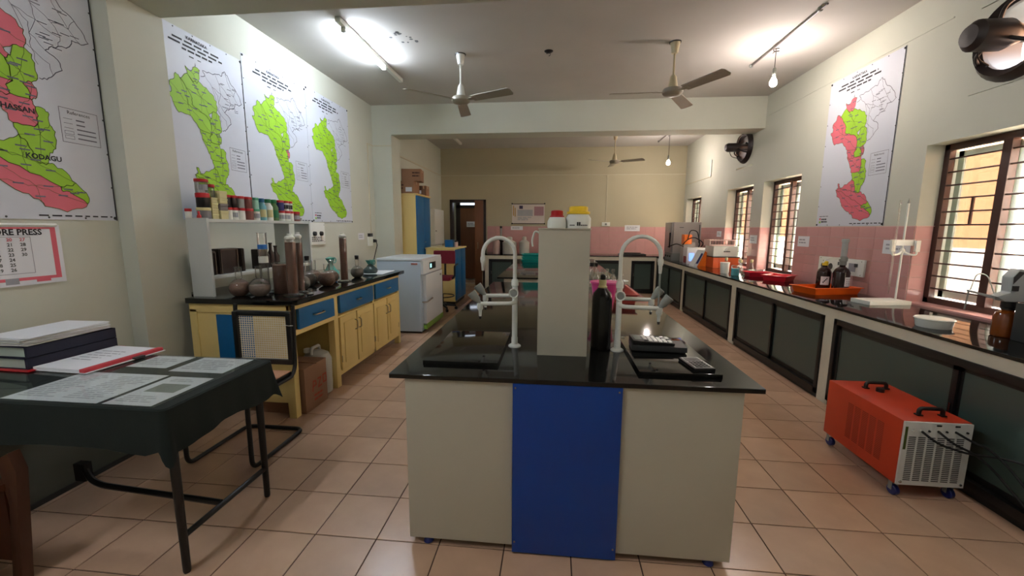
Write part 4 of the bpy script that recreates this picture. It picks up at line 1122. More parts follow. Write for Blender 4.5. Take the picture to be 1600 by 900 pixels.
flask(-2.425, 2.93, 0.072, 0.09, 0.024, 0.72, soil_m, 'round flask of brown soil nearest the rack post')
flask(-2.268, 2.945, 0.076, 0.09, 0.024, 0.58, M('pinkish_soil', (150, 126, 116), 0.9, var=0.2, scale=60), 'round flask half full of pinkish soil under the tall glass cylinder')
flask(-2.165, 3.34, 0.062, 0.02, 0.03, 0.95, soilg_m, 'neckless round flask packed with grey soil next to the big cylinder')
flask(-2.23, 3.52, 0.072, 0.11, 0.02, 0.8, soilg_m, 'long necked flask of grey soil behind the neckless one', black_m)
flask(-2.07, 3.56, 0.075, 0.06, 0.026, 0.8, soil_m, 'plump flask full of brown soil at the middle of the desk')
flask(-2.16, 3.80, 0.066, 0.09, 0.02, 0.75, soil_m, 'smaller brown soil flask between the plump one and the far cylinder')
flask(-2.33, 3.78, 0.066, 0.09, 0.02, 0.7, soil_m, 'brown soil flask standing back against the rack end')
flask(-2.10, 4.21, 0.068, 0.08, 0.02, 0.75, soilg_m, 'grey soil flask with a dark stopper near the green bag', black_m)
def cylinder(x, y, r, h, label, fillh, cap, base=True):
    t = thing('measuring_cylinder', label, 'cylinder', (x, y, STOP), 'measuring cylinders on the desk')
    obj('glass', MB().lathe([(r, 0.02), (r, h), (r * 1.15, h + 0.005)], (x, y, STOP), 20), clear_m, t)
    obj('foot', MB().lathe([(r * 1.9, 0), (r * 1.9, 0.01), (r * 1.1, 0.02), (r * 1.0, 0.025)], (x, y, STOP), 20), clear_m, t)
    if fillh:
        obj('suspension', MB().lathe([(r * 0.94, 0.022), (r * 0.94, fillh)], (x, y, STOP), 18), mud_m, t)
    if cap:
        obj('stopper', MB().lathe([(r * 0.6, h - 0.01), (r * 0.95, h + 0.005), (r * 0.95, h + 0.02), (r * 0.55, h + 0.03), (r * 0.5, h + 0.045)], (x, y, STOP), 14), white_m, t)
    return t
cylinder(-2.03, 3.0, 0.039, 0.44, 'tall cylinder of brown suspension at the near corner of the desk', 0.42, True)
cylinder(-2.055, 3.14, 0.03, 0.45, 'slim cylinder of brown suspension just behind the near tall one', 0.41, True)
cylinder(-2.06, 3.86, 0.034, 0.44, 'tall cylinder of brown suspension beyond the round flasks', 0.43, True)
t = cylinder(-2.325, 3.085, 0.034, 0.485, 'empty glass cylinder with a blue tape band', 0.0, False)
obj('tape_band', MB().lathe([(0.0348, 0.36), (0.0348, 0.395)], (-2.325, 3.085, STOP), 20), M('blue_tape', (30, 110, 190), 0.5), t)
obj('white_band', MB().lathe([(0.0348, 0.25), (0.0348, 0.30)], (-2.325, 3.085, STOP), 20), white_m, t)
t = thing('soil_beaker', 'wide glass beaker of brown suspension beside the tall cylinder', 'beaker', (-2.185, 3.10, STOP))
obj('glass', MB().lathe([(0.064, 0), (0.067, 0.005), (0.067, 0.245), (0.071, 0.25)], (-2.185, 3.10, STOP), 24), clear_m, t)
obj('suspension', MB().lathe([(0.062, 0.004), (0.064, 0.01), (0.064, 0.235)], (-2.185, 3.10, STOP), 22), mud_m, t)
vessel('glass_stopper', 'shiny faceted glass stopper lying at the desk corner', 'stopper', (-1.935, 3.07, STOP), [('head', [(0.022, 0), (0.028, 0.008), (0.022, 0.016), (0.014, 0.02)], steel_m), ('shank', [(0.012, 0.019), (0.018, 0.04), (0.012, 0.05)], clear_m)])
tag(obj('blue_cup', MB().lathe([(0.03, 0), (0.032, 0.004), (0.036, 0.07), (0.033, 0.071)], (-2.25, 4.0, STOP), 16), M('blue_cup', (60, 110, 190), 0.4), org=(-2.25, 4.0, STOP)), 'blue plastic cup behind the soil flasks', 'cup')
def bag(x, y, r, h, lower, label):
    t = thing('tied_bag', label, 'bag', (x, y, STOP), 'tied green plastic bags on the desk')
    m = MB().lathe([(r * 0.8, 0), (r, r * 0.2), (r * 0.95, r * 0.5), (r * 0.6, r * 0.85), (r * 0.22, h * 0.72)], (x, y, STOP), 14)
    random.seed(int(x * 100 + y * 10))
    m.v = [(a + random.uniform(-.008, .008), b + random.uniform(-.008, .008), c) for a, b, c in m.v]
    obj('sack', m, lower, t)
    m = MB().lathe([(r * 0.22, h * 0.7), (r * 0.25, h * 0.75), (r * 0.55, h)], (x, y, STOP), 10)
    m.v = [(a + random.uniform(-.012, .012), b + random.uniform(-.012, .012), c + random.uniform(-.01, .01)) for a, b, c in m.v]
    obj('knot', m, tealbag_m, t)
    obj('handle_loop', MB().tube([(x + 0.03, y + 0.03 + 0.04 * math.cos(a), STOP + h * 0.85 + 0.03 * math.sin(a)) for a in [k * PI / 6 for k in range(12)]], 0.006, 6, True), tealbag_m, t)
bag(-2.16, 4.66, 0.085, 0.15, darkbag_m, 'green tied plastic bag slumped on papers at the far end of the desk')
bag(-2.48, 4.35, 0.09, 0.20, tealbag_m, 'pale green knotted bag standing against the wall behind the cylinder')
tag(obj('paper_sheet', B(-2.3, 4.55, STOP, -1.98, 4.98, STOP + 0.002).rot((-2.1, 4.75, STOP), 0.06), paper_m, org=(-2.1, 4.75, STOP)), 'white paper sheets under the tied green bag on the desk', 'paper')

# ================================================================== FRIDGE, CUPBOARD, FAR DESK
t = thing('deep_freezer', 'pale blue incubator cabinet with a white door and lime stripe past the desk', 'incubator', (-2.1, 5.9, 0))
obj('body', B(-2.42, 5.42, 0.03, -1.80, 6.36, 1.02), fridge_m, t, bevel=0.012)
obj('plinth', B(-2.38, 5.46, 0, -1.82, 6.32, 0.035), black_m, t)
obj('top_lid', B(-2.425, 5.415, 1.02, -1.775, 6.365, 1.05), fridgew_m, t, bevel=0.006)
ct = obj('control_panel', B(-1.80, 5.43, 0.83, -1.765, 6.35, 1.02), fridgew_m, t, bevel=0.004)
obj('display', B(-1.766, 5.72, 0.875, -1.760, 6.02, 0.975), black_m, ct, bevel=0.002)
obj('readout', B(-1.761, 5.74, 0.90, -1.758, 5.80, 0.955), screen_m, ct)
dd = obj('door', B(-1.80, 5.5, 0.10, -1.75, 6.34, 0.82), fridgew_m, t, bevel=0.01)
obj('lime_stripe', B(-1.80, 5.5, 0.05, -1.748, 6.34, 0.13), leaf_m, dd, label='lime green stripe')
obj('latch', MB().tube(fillet([(-1.79, 5.43, 0.45), (-1.73, 5.46, 0.45), (-1.73, 5.72, 0.465)], 0.02), 0.012), steel_m, dd)
obj('hinge', B(-1.752, 6.2, 0.74, -1.742, 6.25, 0.77), grey_m, dd)
obj('rating_plate', B(-1.93, 5.416, 0.965, -1.84, 5.42, 0.99), M('badge_red', (170, 110, 100), 0.4), t)
obj('drain_spout', MB().cyl((-2.16, 5.42, 0.76), (-2.16, 5.38, 0.76), 0.008), steel_m, t)

t = thing('tall_cupboard', 'tall cupboard with cream side and blue doors beside the wall pillar', 'cupboard', (-2.65, 7.6, 0))
obj('body', B(-2.838, 7.26, 0.0, -2.47, 8.05, 2.05), yellow_m, t, bevel=0.004)
obj('cornice', B(-2.838, 7.24, 2.05, -2.435, 8.07, 2.075), yellow_m, t, bevel=0.003)
for a, b in ((7.27, 7.655), (7.66, 8.045)):
    d = obj('door', B(-2.47, a, 0.08, -2.448, b, 2.04), bluep_m, t, bevel=0.003, label='blue cupboard door')
    obj('knob', MB().lathe([(0.008, 0), (0.012, 0.015), (0.008, 0.02)], (-2.448, 7.63 if a < 7.5 else 7.69, 1.2), 10, (1, 0, 0)), steel_m, d)
cz = 2.075
cb = [(-2.83, 7.27, cz, -2.50, 7.59, cz + 0.22, 'wide brown carton with a white sticker at the front of the cupboard top', carton_m),
      (-2.74, 7.29, cz + 0.22, -2.40, 7.61, cz + 0.43, 'brown carton stacked askew on the wide one', carton_m),
      (-2.835, 7.66, cz, -2.70, 7.86, cz + 0.38, 'dark carton standing behind the others against the wall', cartond_m),
      (-2.65, 7.63, cz, -2.46, 7.80, cz + 0.17, 'small dark carton with a white label behind the wide one', cartond_m),
      (-2.61, 7.84, cz, -2.45, 8.03, cz + 0.19, 'small brown carton at the far edge of the cupboard top', carton_m)]
for k, (x0, y0, z0, x1, y1, z1, lab, mt) in enumerate(cb):
    t = thing('carton', lab, 'carton', ((x0 + x1) / 2, (y0 + y1) / 2, z0), 'cartons on the tall cupboard')
    c = ((x0 + x1) / 2, (y0 + y1) / 2, z0)
    rz = 0.15 if k == 1 else 0
    obj('box', MB().box(x0, y0, z0, x1, y1, z1).rot(c, rz), mt, t, bevel=0.004)
    obj('tape', MB().box(x0 - 0.001, (y0 + y1) / 2 - 0.025, z1 - 0.05, x1 + 0.001, (y0 + y1) / 2 + 0.025, z1 + 0.001).rot(c, rz), M('packing_tape', (176, 140, 100), 0.3), t)
    F_ = Face((x0, y0, z0), (x1 - x0, 0, 0), (0, 0, z1 - z0))
    m_ = MB()
    if k in (0, 1):
        bars(F_, m_, 0.1, 0.3, 0.5, 0.8, 2, 0.0015, words=2) if k == 0 else bars(F_, m_, 0.55, 0.3, 0.95, 0.8, 2, 0.0015, words=2)
        obj('print', m_.rot(c, rz), M('carton_brown_ink', (84, 56, 44), 0.8), t, smooth=False)
    if k in (0, 3):
        m_ = MB()
        F_.slab(m_, 0.55, 0.15, 0.9, 0.5, 0.0005, 0.0015)
        obj('sticker', m_, paper_m, t)

t = thing('far_desk', 'cream and blue storage desk standing near the open doorway', 'desk', (-2.1, 8.1, 0))
obj('body', B(-2.42, 7.63, 0.06, -1.86, 8.5, 1.07), yellow_m, t, bevel=0.004)
obj('top', B(-2.425, 7.615, 1.07, -1.82, 8.515, 1.095), yellow_m, t, bevel=0.003)
obj('base', B(-2.41, 7.65, 0, -1.87, 8.48, 0.06), dwood_m, t)
for a, b in ((7.64, 8.06), (8.07, 8.49)):
    d = obj('door', B(-1.86, a, 0.08, -1.84, b, 1.06), bluep_m, t, bevel=0.003, label='blue desk door')
    obj('raised_panel', B(-1.84, a + 0.06, 0.2, -1.832, b - 0.06, 0.9), bluep_m, d, bevel=0.004)
t = thing('blue_box', 'small blue box standing on the far desk', 'box', (-2.05, 8.0, 1.095))
obj('body', B(-2.13, 7.95, 1.095, -1.97, 8.1, 1.235), bluep_m, t, bevel=0.004)
obj('lid_edge', B(-2.132, 7.948, 1.205, -1.968, 8.102, 1.212), navy_m, t)
vessel('sample_pot', 'pale pot with a dark cap beside the small blue box', 'pot', (-1.92, 8.02, 1.095), [('body', [(0.035, 0), (0.037, 0.005), (0.037, 0.1)], M('dusty_pink', (206, 176, 166), 0.5)), ('cap', [(0.03, 0.1), (0.03, 0.125)], black_m)])

# red typist chair
t = thing('office_chair', 'maroon swivel chair with black armrests in front of the far desk', 'chair', (-1.98, 7.12, 0))
cx, cy = -1.98, 7.12
obj('seat', B(cx - 0.2, cy - 0.2, 0.55, cx + 0.2, cy + 0.2, 0.62), maroon_m, t, bevel=0.03)
obj('backrest', B(cx - 0.2, cy + 0.19, 0.82, cx + 0.2, cy + 0.25, 1.06), maroon_m, t, bevel=0.03)
obj('back_post', MB().tube(fillet([(cx, cy + 0.1, 0.54), (cx, cy + 0.26, 0.56), (cx, cy + 0.265, 0.95)], 0.06), 0.02), black_m, t)
for s_ in (-1, 1):
    obj('armrest', MB().tube(fillet([(cx + s_ * 0.2, cy - 0.05, 0.58), (cx + s_ * 0.25, cy - 0.05, 0.62), (cx + s_ * 0.25, cy - 0.05, 0.80), (cx + s_ * 0.25, cy + 0.2, 0.82)], 0.04), 0.015), black_m, t)
obj('gas_lift', MB().lathe([(0.03, 0.1), (0.03, 0.3), (0.02, 0.3), (0.02, 0.55)], (cx, cy, 0), 14), black_m, t)
obj('foot_ring', MB().tube([(cx + 0.22 * math.cos(k * PI / 12), cy + 0.22 * math.sin(k * PI / 12), 0.26) for k in range(24)], 0.01, 6, True), black_m, t)
for k in range(5):
    a = 2 * PI * k / 5 + 0.3
    sp = obj('base_spoke', MB().tube([(cx, cy, 0.11), (cx + 0.25 * math.cos(a), cy + 0.25 * math.sin(a), 0.075)], [0.025, 0.015]), black_m, t)
    obj('castor', MB().lathe([(0.026, -0.018), (0.03, -0.012), (0.03, 0.012), (0.026, 0.018)], (cx + 0.25 * math.cos(a), cy + 0.25 * math.sin(a), 0.031), 12, (-math.sin(a), math.cos(a), 0)), black_m, sp)
t = thing('wall_cabinet', 'narrow white wall cabinet between cupboard and doorway', 'cabinet', (-2.8, 9.8, 1.08))
obj('body', B(-2.84, 9.38, 1.08, -2.76, 10.2, 1.905), white_m, t, bevel=0.004)
obj('door', B(-2.76, 9.39, 1.09, -2.745, 10.19, 1.895), white_m, t, bevel=0.003)
obj('latch', B(-2.745, 9.43, 1.39, -2.725, 9.48, 1.405), black_m, t)

# ================================================================== TABLE WITH GREEN CLOTH
tx0, tx1, ty0, ty1, tz = -2.90, -1.485, 1.355, 1.965, 0.765
t = thing('office_table', 'steel framed table mostly hidden under the dark green cloth', 'table', (-2.1, 1.66, 0))
obj('table_top', B(tx0 + 0.01, ty0 + 0.01, 0.73, tx1 - 0.01, ty1 - 0.01, 0.76), dwood_m, t)
for x, y in ((-1.534, 1.418), (-1.538, 1.922), (-2.80, 1.418), (-2.80, 1.922)):
    obj('leg', MB().lathe([(0.013, 0), (0.015, 0.01), (0.019, 0.735)], (x, y, 0), 14), blackf_m, t)
obj('stretcher', MB().cyl((-1.536, 1.43, 0.165), (-1.538, 1.91, 0.165), 0.013), blackf_m, t)
obj('stretcher', MB().cyl((-2.80, 1.43, 0.165), (-2.80, 1.91, 0.165), 0.013), blackf_m, t)
obj('foot_bar', MB().tube(fillet([(-1.54, 1.625, 0.175), (-2.20, 1.655, 0.195), (-2.28, 1.67, 0.21), (-2.32, 1.68, 0.27)], 0.05), 0.014), blackf_m, t)
obj('foot_block', B(-2.36, 1.665, 0.20, -2.30, 1.70, 0.29), rubber_m, t)
# cloth: grid of the top folded down over the edges with gathered corners
def cloth():
    m = MB()
    N = []
    # perimeter path of rings: top edge -> hem; ring points go round a rounded rectangle
    def ring(off, z, wav, drop):
        pts = []
        x0, x1, y0, y1 = tx0 - off, tx1 + off, ty0 - off, ty1 + off
        r = 0.02 + off * 0.9
        def corner(cx_, cy_, a0):
            for k in range(9):
                a = a0 + PI / 2 * k / 8
                bulge = 1.0 + drop * 0.55 * math.sin(PI * k / 8) ** 2
                pts.append((cx_ + r * math.cos(a) * bulge, cy_ + r * math.sin(a) * bulge, k / 8))
        def side(xa, ya, xb, yb):
            for k in range(1, 24):
                q = k / 24
                pts.append((xa + (xb - xa) * q, ya + (yb - ya) * q, -1))
        corner(x1 - r, y0 + r, -PI / 2)
        side(x1, y0 + r, x1, y1 - r)
        corner(x1 - r, y1 - r, 0)
        side(x1 - r, y1, x0 + r, y1)
        corner(x0 + r, y1 - r, PI / 2)
        side(x0, y1 - r, x0, y0 + r)
        corner(x0 + r, y0 + r, PI)
        side(x0 + r, y0, x1 - r, y0)
        out = []
        n = len(pts)
        for i, (x, y, q) in enumerate(pts):
            wv = wav * math.sin(i * 0.55) + wav * 0.6 * math.sin(i * 1.3 + 1)
            cxm, cym = (tx0 + tx1) / 2, (ty0 + ty1) / 2
            d = Vector((x - cxm, y - cym, 0))
            d = Vector((d.x / 0.6, d.y / 0.3, 0)).normalized()
            zz = z
            if drop and q >= 0:
                zz = z - drop * 0.05 * math.sin(PI * q) ** 2
            if drop:
                zz += 0.012 * math.sin(i * 0.31 + 2) * drop
            out.append((x + d.x * wv, y + d.y * wv, zz))
        return out
    rings = [ring(0.0, tz, 0, 0), ring(0.007, tz - 0.006, 0, 0), ring(0.010, tz - 0.05, 0.001, 0.1), ring(0.016, tz - 0.10, 0.003, 0.45), ring(0.021, tz - 0.145, 0.005, 0.8), ring(0.024, tz - 0.175, 0.006, 1.0)]
    n = len(rings[0])
    vs = [p for r in rings for p in r]
    fs = [tuple(range(n))]
    for i in range(len(rings) - 1):
        for k in range(n):
            j = (k + 1) % n
            fs.append((i * n + k, (i + 1) * n + k, (i + 1) * n + j, i * n + j))
    return m.add(vs, fs)
tc_ = obj('tablecloth', cloth(), cloth_m, org=((tx0 + tx1) / 2, (ty0 + ty1) / 2, tz))
tag(tc_, 'dark green baize cloth draped over the table with gathered corners', 'tablecloth')
# paper sheets under a glass plate
def sheet(x0, y0, x1, y1, label, rows, rz=0.0, pic=None):
    z = tz + 0.0006
    t = thing('paper_sheet', label, 'paper', ((x0 + x1) / 2, (y0 + y1) / 2, z), 'printed sheets under the table glass')
    c = ((x0 + x1) / 2, (y0 + y1) / 2, z)
    obj('page', MB().box(x0, y0, z, x1, y1, z + 0.0006).rot(c, rz), paper_m, t)
    F_ = Face((x0, y0, z + 0.0006), (x1 - x0, 0, 0), (0, y1 - y0, 0))
    m_ = MB()
    for a in rows:
        bars(F_, m_, *a, 0.0003)
    obj('print', m_.rot(c, rz), M('faint_ink', (176, 178, 184), 0.7), t, smooth=False)
    if pic:
        m_ = MB()
        F_.rect(m_, *pic, 0.0004)
        obj('picture_block', m_.rot(c, rz), M('print_picture', (128, 136, 128), 0.7), t)
sheet(-2.24, 1.375, -1.80, 1.69, 'large printed sheet under glass along the near table edge', [(0.06, 0.1, 0.46, 0.9, 14), (0.54, 0.1, 0.94, 0.9, 14)])
sheet(-1.775, 1.375, -1.56, 1.68, 'printed sheet with a grey picture under glass at the table corner', [(0.1, 0.08, 0.9, 0.3, 4), (0.2, 0.8, 0.8, 0.92, 2)], pic=(0.2, 0.42, 0.85, 0.72))
sheet(-2.13, 1.78, -1.91, 1.955, 'small printed sheet under glass at the middle of the far table edge', [(0.1, 0.2, 0.9, 0.8, 4)])
sheet(-1.86, 1.745, -1.575, 1.955, 'printed sheet under glass by the chair', [(0.1, 0.15, 0.9, 0.85, 6)])
tag(obj('glass_plate', B(-2.71, 1.365, tz + 0.002, -1.535, 1.96, tz + 0.007), tint_m, bevel=0.001, org=(-2.1, 1.66, tz)), 'clear glass plate covering the papers on the green table', 'glass plate')
GZ = tz + 0.0072
# books
for k, (z0, lab) in enumerate(((0.004, 'navy bound ledger lying lowest under its twin'), (0.06, 'navy bound ledger lying on its twin under loose papers'))):
    t = thing('ledger', lab, 'book', (-2.66, 1.85, GZ + z0), 'navy ledgers on the table')
    z = GZ + z0
    c = (-2.62, 1.85, z)
    rz = -0.04 + 0.02 * k
    obj('cover', MB().box(-2.77, 1.66, z, -2.50, 2.06, z + 0.004).box(-2.77, 1.66, z + 0.05, -2.50, 2.06, z + 0.055).box(-2.515, 1.66, z, -2.50, 2.06, z + 0.055).rot(c, rz), navyb_m, t, bevel=0.002)
    obj('pages', MB().box(-2.765, 1.667, z + 0.004, -2.515, 2.05, z + 0.05).rot(c, rz), page_m, t)
tag(obj('red_folder', MB().box(-2.775, 1.64, GZ, -2.47, 2.08, GZ + 0.004).rot((-2.62, 1.85, GZ), -0.04), redlid_m, org=(-2.62, 1.85, GZ)), 'thin red folder lying beneath the navy ledgers', 'folder')
t = thing('loose_papers', 'untidy stack of white papers and files on top of the navy ledgers', 'papers', (-2.64, 1.86, GZ + 0.116))
for k in range(9):
    z = GZ + 0.116 + k * 0.0042
    c = (-2.64, 1.86, z)
    obj('paper_wad', MB().box(-2.78, 1.665 + 0.004 * (k % 3), z, -2.515 - 0.004 * (k % 4), 2.05, z + 0.0036).rot(c, random.uniform(-0.12, 0.06)), paper_m if k % 3 else M('grey_paper', (206, 206, 198), 0.7), t)
t = thing('red_file', 'open file with white pages and a red spine on the table', 'file', (-2.3, 1.86, GZ))
cf = (-2.34, 1.84, GZ)
obj('back_cover', MB().box(-2.49, 1.655, GZ, -2.175, 2.04, GZ + 0.003).rot(cf, -0.05), paper_m, t)
obj('pages', MB().box(-2.49, 1.66, GZ + 0.003, -2.205, 2.03, GZ + 0.016).rot(cf, -0.05), paper_m, t, bevel=0.002)
obj('spine', MB().box(-2.215, 1.655, GZ + 0.003, -2.185, 2.035, GZ + 0.02).rot(cf, -0.05), inkred_m, t, bevel=0.004, label='red spine')
obj('clip', MB().box(-2.205, 1.87, GZ + 0.002, -2.165, 1.92, GZ + 0.012).rot(cf, -0.05), dgrey_m, t)
m_ = MB()
Ff = Face((-2.48, 1.67, GZ + 0.016), (0.26, 0, 0), (0, 0.35, 0))
bars(Ff, m_, 0.1, 0.3, 0.8, 0.8, 5, 0.0004, fill=0.25)
obj('print', m_.rot(cf, -0.05), print_m, t, smooth=False)

t = thing('shade_board', 'dull grey board added as the shaded lower wall under the table', 'board', (-2.68, 1.6, 0))
obj('panel', B(-2.70, 0.7, 0.0, -2.672, 2.33, 0.565), M('shade_board_grey', (92, 98, 90), 0.7, var=0.08, scale=3), t, bevel=0.003)  # dark panel added in place of the shaded lower wall
obj('edge_strip', B(-2.672, 0.70, 0.0, -2.668, 2.33, 0.03), dgrey_m, t)

# cane cantilever chair
t = thing('cantilever_chair', 'cantilever chair with black tube frame and woven cane back at the table', 'chair', (-2.0, 2.4, 0))
xa, xb = -2.215, -1.785
ft = 0.0135
path = [(xa, 2.62, 0.93), (xa, 2.60, 0.5), (xa, 2.56, 0.44), (xa, 2.13, 0.44), (xa, 2.13, 0.014), (xa, 2.64, 0.014), (xb, 2.64, 0.014), (xb, 2.13, 0.014), (xb, 2.13, 0.44), (xb, 2.56, 0.44), (xb, 2.60, 0.5), (xb, 2.62, 0.93)]
obj('tube_frame', MB().tube(fillet(path, 0.06, 6), ft, 10), blackf_m, t)
bf = MB().box(xa + 0.005, 2.585, 0.855, xb - 0.005, 2.62, 0.89).box(xa + 0.005, 2.575, 0.515, xb - 0.005, 2.61, 0.55).box(xa + 0.0, 2.578, 0.52, xa + 0.035, 2.618, 0.885).box(xb - 0.035, 2.578, 0.52, xb, 2.618, 0.885)
obj('back_frame', bf, blackf_m, t, bevel=0.008)
cn = MB()
for k in range(22):
    x = xa + 0.04 + k * (xb - xa - 0.08) / 21
    cn.add([(x - 0.0034, 2.599, 0.545), (x + 0.0034, 2.599, 0.545), (x + 0.0034, 2.604, 0.86), (x - 0.0034, 2.604, 0.86)], [(0, 1, 2, 3)])
for k in range(20):
    z = 0.553 + k * 0.0158
    cn.add([(xa + 0.03, 2.5975, z - 0.0027), (xb - 0.03, 2.5975, z - 0.0027), (xb - 0.03, 2.5985, z + 0.0027), (xa + 0.03, 2.5985, z + 0.0027)], [(0, 1, 2, 3)])
obj('cane_panel', cn, cane_m, t, kind='stuff')
obj('seat_frame', B(xa + 0.01, 2.12, 0.445, xb - 0.01, 2.57, 0.475), blackf_m, t, bevel=0.008)
obj('seat_panel', B(xa + 0.03, 2.14, 0.476, xb - 0.006, 2.555, 0.482), seat_m, t)
obj('tie_string', MB().tube([(xb - 0.05, 2.58, 0.80), (xb - 0.01, 2.575, 0.795), (xb + 0.014, 2.585, 0.795)], 0.0022, 6), white_m, t)

# wooden chair at the near edge of the frame
t = thing('wooden_chair', 'reddish brown wooden chair at the table end nearest the camera', 'chair', (-2.3, 1.25, 0))
obj('leg', MB().prism([(-2.20, 1.33, 0.0), (-2.155, 1.33, 0.0), (-2.09, 1.33, 0.5), (-2.115, 1.33, 0.58), (-2.17, 1.33, 0.55), (-2.15, 1.33, 0.35)], (0, -0.04, 0)).rot((-2.1, 1.3, 0.3), ry=math.radians(0)), chairwood_m, t, bevel=0.004)
obj('leg', B(-2.60, 1.29, 0, -2.55, 1.33, 0.56), chairwood_m, t, bevel=0.004)
obj('leg', B(-2.60, 0.88, 0, -2.55, 0.92, 0.5), chairwood_m, t, bevel=0.004)
obj('leg', B(-2.20, 0.88, 0, -2.15, 0.92, 0.5), chairwood_m, t, bevel=0.004)
obj('seat', B(-2.60, 0.88, 0.42, -2.15, 1.32, 0.45), chairwood_m, t, bevel=0.006)
obj('side_panel', B(-2.57, 1.295, 0.10, -2.17, 1.31, 0.42), M('chair_panel', (86, 46, 28), 0.45, var=0.2, scale=6), t)

# ================================================================== ORANGE CHILLER
t = thing('chiller_unit', 'orange wheeled chiller box with a pale grille front and black handles', 'chiller', (2.07, 2.58, 0))
hx0, hx1, hy0, hy1, hz0, hz1 = 1.895, 2.235, 2.285, 2.885, 0.085, 0.455
obj('body', B(hx0, hy0, hz0, hx1, hy1, hz1), chill_m, t, bevel=0.006)
fp = obj('front_grille', B(hx0 + 0.003, hy0 - 0.012, hz0 + 0.002, hx1 - 0.003, hy0, hz1 - 0.003), chillg_m, t, bevel=0.003, label='pale slotted grille')
sm = MB()
for c in range(6):
    for r in range(24):
        x = hx0 + 0.03 + c * 0.047
        z = hz0 + 0.03 + r * 0.0108
        sm.box(x, hy0 - 0.0128, z, x + 0.036, hy0 - 0.0115, z + 0.0055)
obj('grille_slots', sm, dgrey_m, fp, kind='stuff', smooth=False)
for k, x in enumerate((0.045, 0.085, 0.125, 0.17, 0.21, 0.255, 0.31)):
    obj('socket', MB().lathe([(0.006, 0), (0.005, 0.006)], (hx0 + x, hy0 - 0.012, hz1 - 0.05), 10, (0, -1, 0)), white_m if k < 2 else black_m, fp)
for x in (0.17, 0.26):
    obj('port', B(hx0 + x - 0.012, hy0 - 0.014, hz1 - 0.022, hx0 + x + 0.012, hy0 - 0.012, hz1 - 0.014), black_m, fp)
obj('sight_strip', B(hx0 + 0.008, hy0 - 0.014, hz1 - 0.16, hx0 + 0.02, hy0 - 0.012, hz1 - 0.03), M('olive_strip', (70, 84, 30), 0.4), fp)
for x in (hx0 + 0.02, hx1 - 0.02):
    obj('corner_screw', MB().lathe([(0.008, 0), (0.006, 0.004)], (x, hy0 - 0.012, hz0 + 0.02), 10, (0, -1, 0)), steel_m, fp)
sv = MB()
for c in range(5):
    for r in range(22):
        y = 2.40 + c * 0.06
        z = hz0 + 0.07 + r * 0.0105
        sv.box(hx0 - 0.0012, y, z, hx0 + 0.001, y + 0.045, z + 0.0055)
obj('side_louvres', sv, chilld_m, t, kind='stuff', smooth=False)
for y in (2.36, 2.75):
    hp = fillet([(2.03, y, hz1), (2.03, y, hz1 + 0.04), (2.15, y, hz1 + 0.04), (2.15, y, hz1)], 0.025)
    obj('carry_handle', MB().tube(hp, 0.011, 10), black_m, t)
    obj('handle_foot', B(2.015, y - 0.014, hz1, 2.045, y + 0.014, hz1 + 0.008).box(2.135, y - 0.014, hz1, 2.165, y + 0.014, hz1 + 0.008), black_m, t, bevel=0.003)
obj('filler_cap', MB().lathe([(0.022, 0), (0.022, 0.02), (0.018, 0.024)], (2.08, 2.70, hz1), 16), black_m, t)
for x, y in ((1.925, 2.32), (2.205, 2.32), (1.925, 2.85), (2.205, 2.85)):
    cs_ = obj('castor', MB().lathe([(0.024, -0.014), (0.029, -0.01), (0.029, 0.01), (0.024, 0.014)], (x, y, 0.029), 16, (1, 0.2, 0)), navy_m, t)
    obj('castor_fork', B(x - 0.018, y - 0.008, 0.03, x - 0.015, y + 0.016, 0.085).box(x + 0.015, y - 0.008, 0.03, x + 0.018, y + 0.016, 0.085).box(x - 0.018, y - 0.01, 0.075, x + 0.018, y + 0.018, 0.085), grey_m, cs_)
cbs = [[(hx0 + 0.085, hy0 - 0.012, hz1 - 0.05), (hx0 + 0.12, 2.21, hz1 - 0.09), (2.14, 2.19, 0.33), (2.24, 2.22, 0.31), (2.30, 2.15, 0.33), (2.315, 1.95, 0.36), (2.312, 1.62, 0.40)],
       [(hx0 + 0.17, hy0 - 0.012, hz1 - 0.05), (hx0 + 0.2, 2.21, hz1 - 0.09), (2.18, 2.2, 0.33), (2.27, 2.2, 0.26), (2.29, 2.0, 0.12), (2.29, 1.8, 0.02), (2.25, 1.65, 0.012)],
       [(hx0 + 0.255, hy0 - 0.012, hz1 - 0.05), (hx0 + 0.3, 2.22, hz1 - 0.08), (2.25, 2.21, 0.36), (2.29, 2.15, 0.30), (2.295, 1.95, 0.16), (2.28, 1.75, 0.02), (2.22, 1.62, 0.012)]]
for p in cbs:
    obj('cable', MB().tube(fillet(p, 0.06, 4), 0.006, 7), rubber_m, t)

